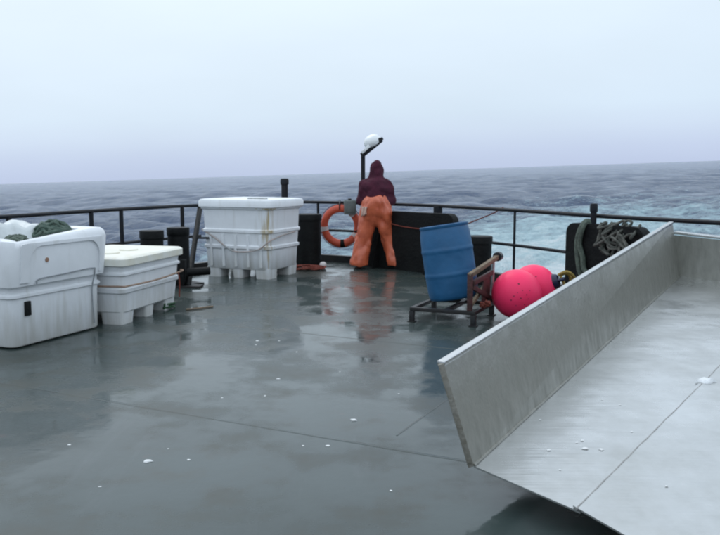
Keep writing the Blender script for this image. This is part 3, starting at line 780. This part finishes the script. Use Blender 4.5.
def cone(P, a, b, ra, rb):
    a = np.array(a, np.float32); b = np.array(b, np.float32); d = b-a
    t = np.clip(((P-a) @ d)/(d @ d), 0, 1)
    return np.linalg.norm(P-a-t[..., None]*d, axis=-1)-(ra+(rb-ra)*t)
def ell(P, c, r):
    r = np.array(r, np.float32); q = (P-np.array(c, np.float32))/r
    k = np.linalg.norm(q, axis=-1); return (k-1)*float(r.min())
def smin(a, b, k):
    h = np.clip(.5+.5*(b-a)/k, 0, 1); return b+(a-b)*h-k*h*(1-h)
def blend(L, k):
    o = L[0]
    for x in L[1:]: o = smin(o, x, k)
    return o
# joints (x right, y away from camera, z up)
pel = (0, -.03, .93); che = (0.0, .05, 1.27); nk = (.0, .11, 1.46); hd = (.012, .155, 1.60)
hipL, hipR = (-.10, -.02, .90), (.10, -.02, .90)
knL, knR = (-.20, .03, .49), (.225, .03, .49)
anL, anR = (-.275, -.03, .09), (.325, -.03, .09)
shL, shR = (-.165, .07, 1.37), (.175, .07, 1.37)
elL, elR = (-.235, .07, 1.12), (.25, .07, 1.11)
wrL, wrR = (-.17, .27, 1.04), (.20, .27, 1.04)
def fold(P, amp, s, seed=0, vert=.45):
    rs = np.random.default_rng(seed); o = 0
    for i in range(9):                           # irregular drapery: warped ridges running mostly lengthwise
        d = rs.normal(0, 1, 3); d[2] *= vert; d /= np.linalg.norm(d); fr = s*rs.uniform(.45, 1.5); w1 = rs.normal(0, 6, 3); w2 = rs.normal(0, 5, 3)
        ph = fr*(P @ d.astype(np.float32))+1.8*np.sin(P @ w1.astype(np.float32)+rs.uniform(0, 6))+1.3*np.sin(P @ w2.astype(np.float32)+rs.uniform(0, 6))+rs.uniform(0, 6)
        o = o+(1-2*np.abs(np.sin(ph/2)))*rs.uniform(.4, 1)*(.5+.5*np.sin(P @ rs.normal(0, 9, 3).astype(np.float32)+rs.uniform(0, 6)))
    return amp*o/2.2
def f_body(P):
    torso = blend([ell(P, (0, -.02, .95), (.165, .115, .15)), cone(P, pel, che, .12, .14), ell(P, (0, .06, 1.31), (.17, .105, .17))], .06)
    legs = []
    for h, k, a in ((hipL, knL, anL), (hipR, knR, anR)):
        legs += [smin(cone(P, h, k, .085, .058), cone(P, k, a, .058, .04), .03)]
        legs += [cone(P, (a[0], a[1]-.03, .045), (a[0], a[1]+.15, .035), .035, .03)]
    body = blend([torso]+legs, .05)
    for s, e, w_ in ((shL, elL, wrL), (shR, elR, wrR)):
        body = smin(body, smin(cone(P, s, e, .055, .042), cone(P, e, w_, .042, .028), .02), .03)
    body = smin(body, cone(P, (0, .09, 1.40), (.008, .14, 1.54), .06, .055), .03)
    head = smin(ell(P, hd, (.075, .098, .112)), ell(P, (.012, .19, 1.54), (.052, .06, .06)), .03)
    head = smin(head, ell(P, (.012, .262, 1.575), (.014, .02, .026)), .012)          # nose
    head = smin(head, ell(P, (.012, .245, 1.535), (.026, .014, .011)), .010)         # lips
    for sx in (-1, 1):
        head = np.maximum(head, -ell(P, (.012+sx*.031, .258, 1.603), (.017, .013, .011)))   # eye sockets
        head = smin(head, ell(P, (.012+sx*.078, .15, 1.59), (.012, .022, .032)), .008)      # ears
    body = smin(body, head, .02)
    # hands closed on the rail
    for w_, sx in ((wrL, -1), (wrR, 1)):
        w_ = np.array(w_); k0 = w_+np.array((0, .075, .03))
        body = smin(body, blend([cone(P, w_, k0, .026, .026), cone(P, k0+np.array((-.028, 0, 0)), k0+np.array((.028, 0, 0)), .017, .017)], .015), .015)
        for i_, ln in enumerate((.85, 1.0, .95, .78)):
            b0 = k0+np.array(((-.033+.022*i_)*-sx, .012, .004)); b1_ = b0+np.array((0, .03*ln, -.004)); b2_ = b1_+np.array((0, .008, -.026*ln)); b3_ = b2_+np.array((0, -.02*ln, -.010))
            fg = blend([cone(P, b0, b1_, .0095, .009), cone(P, b1_, b2_, .009, .0085), cone(P, b2_, b3_, .0085, .0075)], .004)
            body = smin(body, fg, .004)
        t0 = w_+np.array((-sx*.022, .03, .0)); t1 = t0+np.array((-sx*.022, .03, -.022)); t2 = t1+np.array((0, .026, -.008))
        body = smin(body, blend([cone(P, t0, t1, .014, .011), cone(P, t1, t2, .011, .009)], .005), .006)
    return body
def f_hoodie(P):
    t = blend([ell(P, (0, .0, 1.05), (.205, .16, .16)), ell(P, (.005, .03, 1.22), (.225, .165, .20)), ell(P, (0.005, .055, 1.33), (.19, .135, .15))], .08)
    for s, e, w_ in ((shL, elL, wrL), (shR, elR, wrR)):
        t = smin(t, smin(cone(P, s, e, .078, .075), cone(P, e, w_, .072, .042), .03), .07)
    hood = smin(ell(P, (.012, .125, 1.60), (.093, .125, .132)), ell(P, (.03, .10, 1.685), (.036, .055, .042)), .05)
    hood = smin(hood, cone(P, (.0, .07, 1.40), (.01, .11, 1.54), .115, .088), .06)
    t = smin(t, hood, .04)
    t = t+fold(P, .020, 34, 3, .8)+fold(P, .006, 80, 5, .8)
    t = np.maximum(t, -ell(P, (.012, .265, 1.595), (.078, .125, .10)))       # face opening
    t = np.maximum(t, -ell(P, (.012, .165, 1.60), (.08, .104, .117)))        # hollow for the head
    return np.maximum(t, .93-P[..., 2])
def f_trousers(P):
    legs = []
    for h, k, a in ((hipL, knL, anL), (hipR, knR, anR)):
        legs.append(smin(cone(P, (h[0]*1.05, h[1], h[2]), k, .15, .115), cone(P, k, (a[0], a[1], .10), .115, .125), .05))
    t = blend(legs+[ell(P, (0, -.03, .93), (.23, .185, .18))], .045)
    bib = smin(cone(P, (0, -.0, .98), (0, .02, 1.20), .19, .175), ell(P, (0, -.005, 1.08), (.235, .215, .19)), .05)
    t = smin(t, bib, .05)
    t = t+fold(P, .036, 24, 8, .28)+fold(P, .005, 60, 12, .2)
    x, y, z = P[..., 0], P[..., 1], P[..., 2]
    t = np.maximum(t, z-(1.19-1.5*np.clip(np.abs(x)-.155, 0, 1)+.02*np.sin(x*20)))  # bib: high in the middle, cut away at the flanks
    return np.maximum(t, .05+.012*np.sin(x*30)-z)
feet_pt = G(374, 268.5)
per = empty('person', (feet_pt.x+.03, feet_pt.y, 0), 0, 'person in orange bib trousers and maroon hooded top standing at the rail', 'person')
per.scale = (.985,)*3
v_, f_ = surface_nets(f_body, (-.42, -.22, -.01), (.42, .44, 1.76), .0075); np_obj('body', v_, f_, M_skin, per, 1)
v_, f_ = surface_nets(f_hoodie, (-.44, -.22, .90), (.46, .42, 1.80), .011); np_obj('hooded_top', v_, f_, M_maroon, per, 1)
v_, f_ = surface_nets(f_trousers, (-.52, -.34, .02), (.58, .34, 1.30), .011); np_obj('bib_trousers', v_, f_, M_orange, per, 1)
for a in (anL, anR):
    def f_boot(P, a=a):
        b = blend([cone(P, (a[0], a[1], .26), (a[0], a[1], .08), .075, .062), cone(P, (a[0], a[1]-.045, .055), (a[0]*1.12, a[1]+.17, .05), .055, .05), ell(P, (a[0]*1.13, a[1]+.19, .045), (.055, .07, .045))], .03)
        return np.maximum(b, .004-P[..., 2])
    v_, f_ = surface_nets(f_boot, (a[0]-.15, -.2, -.01), (a[0]+.15, .32, .36), .011); np_obj('boot', v_, f_, M_boot, per, 2)
for sx in (-1, 1):
    bm = NB(); lathe(bm, [(0, -.011), (.008, -.008), (.011, 0), (.008, .008), (0, .011)], 12, Matrix.Translation((.012+sx*.031, .242, 1.603))); mesh_obj('eye', bm, mat('eye_white', (.6, .6, .58), .2), per)
bm = NB(); g_ = []
for i in range(9):
    row = []
    for j in range(8):
        x = -.235+.085*i/8; z = 1.02-.16*j/7*(1-.25*i/8); y = -.165+.10*(1-i/8)**1.3+.014*math.sin(i*1.4+j*.6)-.075
        row.append(bm.verts.new((x-.01*j/7, y, z)))
    g_.append(row)
for i in range(8):
    for j in range(7): bm.faces.new((g_[i][j], g_[i+1][j], g_[i+1][j+1], g_[i][j+1]))
rag = mesh_obj('rag', bm, M_orange_pale, per, auto=80); rag.modifiers.new('thick', 'SOLIDIFY').thickness = .012
rag['label'] = 'pale pinkish rag tucked in at the hip'

# ================================================================== SKID WITH BARREL
k0 = G(412, 321.5); ZS = .135
sk = empty('skid_frame', k0, YAW, 'low black steel skid frame with rusty upright, carrying the blue barrel', 'frame')
def skl(w_): return Matrix.Rotation(-YAW, 3, 'Z') @ (Vector(w_)-k0)
LS, DS = .66, .70
for a, b, nm in (((0, 0), (LS, 0), 'front_rail'), ((0, DS), (LS, DS), 'rear_rail')):
    bm = NB(); bar(bm, (a[0]-.02, a[1], ZS), (b[0]+.02, b[1], ZS), .045, .04); mesh_obj(nm, bm, M_black, sk, bevel=.004)
for x in (0.0, .36, LS):
    bm = NB(); bar(bm, (x, .024, ZS-.001), (x, DS-.024, ZS-.001), .045, .038); mesh_obj('cross_bar', bm, M_black, sk, bevel=.004)
for x in (0, LS):
    for y in (0, DS):
        bm = NB(); box(bm, (x, y, (ZS-.02)/2), (.05, .05, ZS-.021)); box(bm, (x, y, .006), (.08, .08, .010)); mesh_obj('leg', bm, M_black, sk, bevel=.003)
# upright with arm
ux = .62
bm = NB(); box(bm, (ux, .0, ZS+.021+.19), (.05, .05, .38)); mesh_obj('upright', bm, M_rust, sk, bevel=.006)
ue = skl(D(498, 256.5, 8.75)); ua = Vector((ux, 0, ZS+.385))
bm = NB(); bar(bm, ua-(ue-ua)*.03, ue, .045, .045); mesh_obj('arm', bm, M_tan, sk, bevel=.006)
bm = NB(); tube(bm, [ue+Vector((0, -.04, .0)), ue+Vector((0, .04, .0))], .05, 16); mesh_obj('pulley', bm, M_black, sk, bevel=.004)
bm = NB(); tube(bm, [(LS, DS-.0, ZS+.021), (LS+.01, DS, ue.z-.03)], .017, 10); mesh_obj('guide_rod', bm, M_galv, sk)
bm = NB(); bar(bm, (ux+.02, .03, ZS+.30), (LS+.005, DS-.025, ZS+.34), .03, .05); mesh_obj('top_brace', bm, M_rust, sk, bevel=.004)
bm = NB(); bar(bm, (ux+.02, .03, ZS+.26), (LS+.005, DS-.03, ZS+.05), .03, .05); mesh_obj('diagonal_brace', bm, M_rust, sk, bevel=.004)
bm = NB(); bar(bm, (ux-.012, .03, ZS+.05), (LS-.03, DS-.03, ZS+.26), .03, .04); mesh_obj('diagonal_brace', bm, M_tan, sk, bevel=.004)
bm = NB(); prism(bm, [Vector((ux+.03, .30, ZS+.05)), Vector((ux+.03, .62, ZS+.05)), Vector((ux+.03, .62, ZS+.36)), Vector((ux+.03, .36, ZS+.30))], Vector((.012, 0, 0))); mesh_obj('side_plate', bm, M_rust, sk)
# small rope wad on the skid
bm = NB(); rd = random.Random(4); tube(bm, smoothpts([(rd.uniform(-.055, .055), rd.uniform(-.05, .05), .016+rd.uniform(0, .07)) for _ in range(26)], 5), .011, 6)
rw = mesh_obj('rope_wad', bm, M_rrope); pw = G(485, 309, ZS+.02); rw.location = (pw.x, pw.y, ZS+.02); tag(rw, 'small wad of red rope on the skid next to the pink buoy', 'rope')
# barrel
Rb, Hb = .275, .80
bb = D(454, 309, 8.62); bb.z = ZS+.02
bar_t = empty('barrel', bb, 0, 'leaning blue plastic drum on the black skid frame', 'barrel')
tiltm = Euler((R(-4), R(-8.5), 0)).to_matrix().to_4x4()
lift = Rb*math.sin(R(9.3))
prof = [(0, 0), (Rb*.86, 0), (Rb*.93, .012), (Rb*.955, .04), (Rb*.98, .10)]
for z in (.27, .53):
    prof += [(Rb*.995, z-.04), (Rb*1.0, z-.022), (Rb*1.013, z-.012), (Rb*1.013, z+.012), (Rb*1.0, z+.022), (Rb*.995, z+.04)]
prof += [(Rb*.975, .70), (Rb*.94, Hb-.055), (Rb*.93, Hb-.035), (Rb*.95, Hb-.03), (Rb*.95, Hb-.004), (Rb*.93, Hb), (Rb*.89, Hb), (Rb*.885, Hb-.02), (0, Hb-.022)]
mt = Matrix.Translation((0, 0, lift)) @ tiltm
bm = NB(); lathe(bm, prof, 40, mt); mesh_obj('drum', bm, M_blue, bar_t, auto=50)
for x in (-.15, .15):
    bm = NB(); lathe(bm, [(.035, Hb-.024), (.035, Hb-.004), (.03, Hb), (0, Hb)], 16, mt @ Matrix.Translation((x, 0, 0))); mesh_obj('bung', bm, M_blue, bar_t)

# ================================================================== BUOYS
def buoy(u, v, r, label, neckdir, scuffs, seed, gap=None):
    # stands on the deck
    zc = r; c = G(u, v, zc)
    t = empty('mooring_buoy', (c.x, c.y, 0), 0, label, 'buoy', 'pink inflatable buoys')
    q = Vector(neckdir).normalized().to_track_quat('Z', 'Y').to_matrix().to_4x4()
    mt = Matrix.Translation((0, 0, zc)) @ q
    prof = [(0, -r)]+[(r*math.sin(R(a)), -r*math.cos(R(a))) for a in range(5, 160, 5)]+[(.085, r*.955), (.072, r*1.02)]
    bm = NB(); lathe(bm, prof, 48, mt); o = mesh_obj('ball', bm, M_pink, t, auto=60)
    bm = NB(); lathe(bm, [(.09, r*.93), (.082, r*1.02), (.075, r*1.10), (.06, r*1.16), (0, r*1.17)], 24, mt); nk_ = mesh_obj('neck', bm, M_neck, t)
    bm = NB(); torus(bm, .045, .02, mtx=mt @ Matrix.Translation((0, 0, r*1.22))); mesh_obj('eye', bm, M_neck, t)
    rd = random.Random(seed)
    for (a, b, s) in scuffs:                     # black scuff marks on the skin towards the camera
        dv = Vector((a, -1, b)).normalized(); p = Vector((0, 0, zc))+dv*(r+.0005)
        qq = dv.to_track_quat('Z', 'Y').to_matrix().to_4x4()
        bm = NB(); k = 7; vs_ = [bm.verts.new((Matrix.Translation(p) @ qq @ Vector((s*rd.uniform(.5, 1)*math.cos(6.283*i/k), s*.8*rd.uniform(.5, 1.6)*math.sin(6.283*i/k), .0006)))) for i in range(k)]
        bm.faces.new(vs_); mesh_obj('scuff', bm, M_scuff, t)
    return t, c
buoy(516.5, 294, .262, 'pink ball buoy with dark scuffs lying nearest the skid frame', (.45, .62, .25), [(-.10, .62, .014), (-.30, .06, .009), (-.02, -.02, .010), (.22, .12, .008), (.15, -.3, .007), (-.42, -.12, .008), (.05, .3, .006), (.30, -.05, .006), (-.2, -.35, .006), (.38, .3, .007), (-.15, .2, .006)], 1)
t2, c2 = buoy(533.5, 287, .255, 'pink ball buoy with blue black neck and yellow rope', (.85, -.42, .32), [(-.1, .7, .01)], 2)
nd = Vector((.85, -.42, .32)).normalized(); np_ = c2+nd*.32
bm = NB(); ctrl = [np_+Vector((-.03, 0, .05)), np_+Vector((.05, -.03, .09)), np_+Vector((.14, 0, .04)), np_+Vector((.17, .06, -.08)), np_+Vector((.10, .09, -.22)), np_+Vector((.16, .02, -.33)), np_+Vector((.05, .10, -.345)), np_+Vector((-.02, .0, -.3)), np_+Vector((.04, -.02, -.08)), np_+Vector((.0, .0, .04)), np_+Vector((.09, .05, .06)), np_+Vector((.13, .06, -.02)), np_+Vector((.09, .02, -.18)), np_+Vector((.14, .1, -.335))]
ctrl = [Vector((p_.x, p_.y, max(.02, p_.z))) for p_ in ctrl]
tube(bm, smoothpts(ctrl, 8), .017, 8); yr = mesh_obj('buoy_rope', bm, M_yrope); tag(yr, 'yellow brown rope knotted to the neck of the pink buoy', 'rope')

# ================================================================== METAL CHUTE
z0 = .17
P0 = G(474, 466, z0)
Dn = P0.y
topn = D(443.5, 363, Dn); Hn = (topn-P0).length
lo_, hi_ = 3.0, 12.0
def far(Dd): return D(680.5, 276, Dd), D(672.5, 222.5, Dd)
for _ in range(40):
    md = (lo_+hi_)/2; a, b = far(md)
    if (a-b).length < Hn*1.0: lo_ = md
    else: hi_ = md
P1, topf = far(md)
along = (P1-P0).normalized()
side = Vector((along.y, -along.x, 0)).normalized(); side.z = -.06; side.normalize()
nrm = along.cross(side).normalized()
if nrm.z < 0: nrm = -nrm
def fp(u, v): return onplane(u, v, P0, nrm)
ch = empty('fish_chute', (P0.x, P0.y, 0), 0, 'large worn aluminium fish chute with raised side wall sloping down to the deck', 'chute')
O = Vector((P0.x, P0.y, 0))
Lr = lambda p: Vector(p)-O
thk = .008
E1 = fp(575, 509); E2 = fp(622, 536)
edir = (E2-E1).normalized(); E3 = E1+edir*.75
s_a = fp(576, 511); s_b = fp(715, 372); sdir = (s_b-s_a).normalized()
# where the seam and the sheets meet the end wall line
ew = fp(716, 281); ewdir = (ew-P1).normalized()
def isect(p, d, q, e):
    M_ = np.array([[d.x, -e.x], [d.y, -e.y]]); t = np.linalg.solve(M_, np.array([q.x-p.x, q.y-p.y])); return p+d*float(t[0])
seam_end = isect(s_a, sdir, P1, ewdir)
right_near = E3; right_far = P1+ewdir*max(1.1, (seam_end-P1).length+.35)
def sheet(name, pts, up, th=thk):
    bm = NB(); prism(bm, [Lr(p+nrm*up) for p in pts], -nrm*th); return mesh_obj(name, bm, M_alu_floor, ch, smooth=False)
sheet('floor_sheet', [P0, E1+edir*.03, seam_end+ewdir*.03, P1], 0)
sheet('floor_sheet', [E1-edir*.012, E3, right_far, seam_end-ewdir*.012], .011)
bm = NB(); tube(bm, [Lr(s_a.lerp(seam_end, k/60)+nrm*(.0075+random.uniform(-.001, .001))+side*random.uniform(-.002, .002)) for k in range(61)], .0055, 6); mesh_obj('lap_weld', bm, mat('dull_weld', (.36, .36, .35), .6, .5, var=.4, vscale=30), ch)
# left side wall with folded rim
wn = along.cross((topn-P0)).normalized()
if wn.dot(side) > 0: wn = -wn                    # outward (towards the person)
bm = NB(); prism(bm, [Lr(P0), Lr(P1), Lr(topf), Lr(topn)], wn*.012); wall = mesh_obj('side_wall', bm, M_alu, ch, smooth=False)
bm = NB(); bar(bm, Lr(topn+wn*.012-along*.004), Lr(topf+wn*.012), .042, .022); mesh_obj('rim', bm, M_alu_floor, ch, bevel=.006)
bm = NB(); bar(bm, Lr(P0+wn*.016-along*.002), Lr(topn+wn*.014-along*.002), .03, .028); mesh_obj('end_stiffener', bm, mat('grimy_edge', (.17, .155, .12), .6, .4, col2=(.30, .29, .26), vscale=14, bump=.3), ch, bevel=.005)
bm = NB(); bar(bm, Lr(P0+along*.12+side*.06-nrm*.032), Lr(P1+side*.06-nrm*.032), .04, .045); mesh_obj('bottom_stiffener', bm, M_alu, ch, bevel=.004)
# weld fillet along wall foot
bm = NB(); tube(bm, [Lr(P0.lerp(P1, k/40))+nrm*(.004+random.uniform(-.001, .001)) for k in range(41)], .008, 6); mesh_obj('weld_fillet', bm, M_alu, ch)
# end wall with broad rim
eh = (topf-P1); up_e = Vector((0, 0, 1))*((D(681, 234, P1.y)-P1).z)
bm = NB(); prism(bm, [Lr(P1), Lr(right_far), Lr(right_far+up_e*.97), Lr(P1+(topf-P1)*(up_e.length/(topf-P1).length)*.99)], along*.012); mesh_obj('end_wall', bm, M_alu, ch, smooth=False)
bm = NB(); bar(bm, Lr(P1+(topf-P1)*(up_e.length/(topf-P1).length)+along*.05+Vector((0, 0, .014))), Lr(right_far+up_e*.97+along*.05+Vector((0, 0, .014))), .11, .024); mesh_obj('end_rim', bm, M_alu_floor, ch, bevel=.006)
# right side wall beyond the frame
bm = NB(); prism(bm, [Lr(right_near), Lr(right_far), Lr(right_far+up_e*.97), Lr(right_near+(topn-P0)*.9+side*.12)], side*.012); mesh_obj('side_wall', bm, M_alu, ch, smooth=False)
# legs
for p_ in (P0.lerp(P1, .30)-nrm*.05+side*.25, P1-along*.12-nrm*.05+side*.1, E3.lerp(right_far, .3)-nrm*.05-side*.1, right_far-along*.12-nrm*.05-side*.1):
    bm = NB(); bar(bm, Lr(Vector((p_.x, p_.y, 0.0))), Lr(p_+Vector((0, 0, .03))), .05, .05); mesh_obj('leg', bm, M_alu, ch, bevel=.004)

# ================================================================== ROPES ON BULWARKS
def rope(name, ctrl, r, m, label, n=8, group=None):
    bm = NB(); tube(bm, smoothpts(ctrl, n), r, 7); o = mesh_obj(name, bm, m); return tag(o, label, 'rope', group)
t, a, b, nn, dr = bw1
o1 = (a+b)/2+nn*.11; L1 = (b-a).length/2
def B1(s, z, off=.085): return o1+dr*(s*L1)+nn*off+Vector((0, 0, z))
rope('draped_rope', [B1(-.9, .93, .0), B1(-.85, .90), B1(-.55, .80), B1(-.1, .71), B1(.4, .68), B1(.9, .69), B1(1.03, .70, .04), B1(1.2, .80, -.05), B1(1.6, .96, -.10), Vector((rail_at(503, Rc).x, rail_at(503, Rc).y, RH+.03))], .009, M_rrope, 'thin red rope draped across the black bulwark plate to the rail')
t, a, b, nn, dr = bw2
o2 = (a+b)/2+nn*.11; L2 = (b-a).length/2
def B2(s, z, off=.10): return o2+dr*(s*L2)+nn*off+Vector((0, 0, z))
rope('hanging_rope', [B2(-.42, .93, .0), B2(-.46, .95, .06), B2(-.5, .86), B2(-.56, .70), B2(-.46, .55), B2(-.42, .42), B2(-.3, .30), B2(-.38, .20), B2(-.5, .32), B2(-.58, .5), B2(-.62, .70), B2(-.55, .86), B2(-.48, .965, .05), B2(-.42, .95, -.02)], .032, M_prope, 'thick pale green rope hanging down the bulwark plate behind the chute')
rd = random.Random(11)
ctrl = []
for k in range(46):
    s = -.15+1.0*rd.random()
    ctrl.append(B2(s, rd.uniform(.66, .93)-.12*abs(math.sin(s*7)), rd.uniform(.085, .16)) if k % 4 else B2(s, .965, rd.uniform(-.03, .06)))
ctrl.sort(key=lambda p_: (p_-o2).dot(dr)+rd.uniform(-.15, .15))
rope('tangled_net_rope', ctrl, .016, mat('grey_net', (.022, .028, .022), .85, col2=(.15, .15, .13), vscale=14, bump=.6, bscale=100), 'tangled grey net rope slung over the bulwark plate behind the chute', 5)
# red rope heap by the big bollard
rd = random.Random(21); pc = G(306, 269)
ctrl = []
for k in range(44):
    th = k*.9+rd.uniform(-.4, .4); q_ = rd.uniform(.3, 1)
    ctrl.append((pc.x+.40*q_*math.cos(th)-.02, pc.y-.12+.22*q_*math.sin(th), .018+rd.uniform(0, .07)*(1-q_*.6)))
rope('rope_pile', ctrl, .011, M_rrope, 'flat pile of red rope on the deck at the foot of the large bollard', 5)
rope('deck_line', [G(186, 309.5, .012), G(196, 308.6, .012), G(205, 307.4, .012), G(213, 306.5, .012)], .011, M_tan, 'short brown line lying on the wet deck near the small bin')
# pale float by the rope
pf = G(323, 268.5); bm = NB(); lathe(bm, [(0, 0), (.03, .004), (.055, .03), (.06, .06), (.05, .09), (.025, .11), (0, .112)], 18)
fl_ = mesh_obj('net_float', bm, M_band); fl_.location = (pf.x, pf.y, 0); tag(fl_, 'small pale net float on the deck under the lifebuoy', 'float')
# green net wad under the small bin
bm = NB(); rd = random.Random(31); pg_ = G(163, 310)+AX*.06
tube(bm, smoothpts([(rd.uniform(-.10, .10), rd.uniform(-.05, .05), .014+rd.uniform(0, .06)) for _ in range(34)], 4), .011, 6)
gw = mesh_obj('net_wad', bm, mat('bright_green_net', (.04, .11, .05), .8, var=.5, vscale=40)); gw.location = (pg_.x, pg_.y, 0); gw.rotation_euler = (0, 0, math.atan2(AX.y, AX.x))
tag(gw, 'wad of green netting caught in the fork slot of the small bin', 'net')

# ================================================================== SCRAPS
def scrap(p, s, up, parent_label, group, rd):
    bm = NB(); k = 8
    ring = [Vector((s*rd.uniform(.45, 1.2)*math.cos(6.283*i/k), s*rd.uniform(.4, .9)*math.sin(6.283*i/k), .0012)) for i in range(k)]
    a = [bm.verts.new(v) for v in ring]; b = [bm.verts.new(Vector((v.x*.7, v.y*.7, s*.3))) for v in ring]
    for i in range(k): bm.faces.new((a[i], a[(i+1) % k], b[(i+1) % k], b[i]))
    bm.faces.new(b); bm.faces.new(a[::-1])
    o = mesh_obj('fish_scrap', bm, M_scrap); o.location = p; o.rotation_euler = up.to_track_quat('Z', 'Y').to_euler()
    tag(o, parent_label, 'scrap', group)
rd = random.Random(5)
for (u, v, s) in [(148, 461.5, .026), (353.5, 420.5, .026), (188.5, 460, .011), (168, 449, .008), (257, 341, .020), (256, 345, .012), (279, 341, .012), (297, 352, .010), (278, 379, .016), (265, 396, .011), (303, 446, .010), (328, 446, .014), (399, 394, .010), (391, 491, .012), (69, 445, .012), (100, 487, .009), (426, 272, .014), (222, 398, .010), (340, 372, .008)]:
    scrap(G(u, v), s, Vector((0, 0, 1)), 'small white fish scrap on the wet deck', 'white scraps on the deck', rd)
for (u, v, s) in [(549, 450.5, .010), (577, 443, .006), (585, 449, .013), (582, 441, .009), (601, 450, .011), (632, 432, .006), (666, 489, .007), (540, 420, .006), (620, 405, .006), (560, 470, .006), (602, 400, .005)]:
    q_ = fp(u, v)
    rightside = (q_-s_a).cross(sdir).z > 0
    scrap(q_+nrm*(.0120 if rightside else .0010), s*1.35, nrm, 'tiny white scrap on the metal chute floor', 'white scraps in the chute', rd)
q_ = fp(706, 383)+nrm*.0115
bm = NB(); k = 14; rd = random.Random(9)
ring = [Vector((.07*rd.uniform(.6, 1.1)*math.cos(6.283*i/k), .045*rd.uniform(.6, 1.1)*math.sin(6.283*i/k), 0)) for i in range(k)]
a = [bm.verts.new(v) for v in ring]; b = [bm.verts.new(Vector((v.x*.8, v.y*.8, .012*rd.uniform(.7, 1.2)))) for v in ring]; c = [bm.verts.new(Vector((v.x*.4, v.y*.4, .02*rd.uniform(.7, 1.2)))) for v in ring]
for r1, r2 in ((a, b), (b, c)):
    for i in range(k): bm.faces.new((r1[i], r1[(i+1) % k], r2[(i+1) % k], r2[i]))
bm.faces.new(c); bm.faces.new(a[::-1])
sl_ = mesh_obj('ice_slush', bm, mat('slush', (.8, .83, .85), .35, var=.1, vscale=60, bump=.4, bscale=90)); sl_.location = q_; sl_.rotation_euler = nrm.to_track_quat('Z', 'Y').to_euler()
tag(sl_, 'patch of white ice slush on the metal chute floor', 'ice')
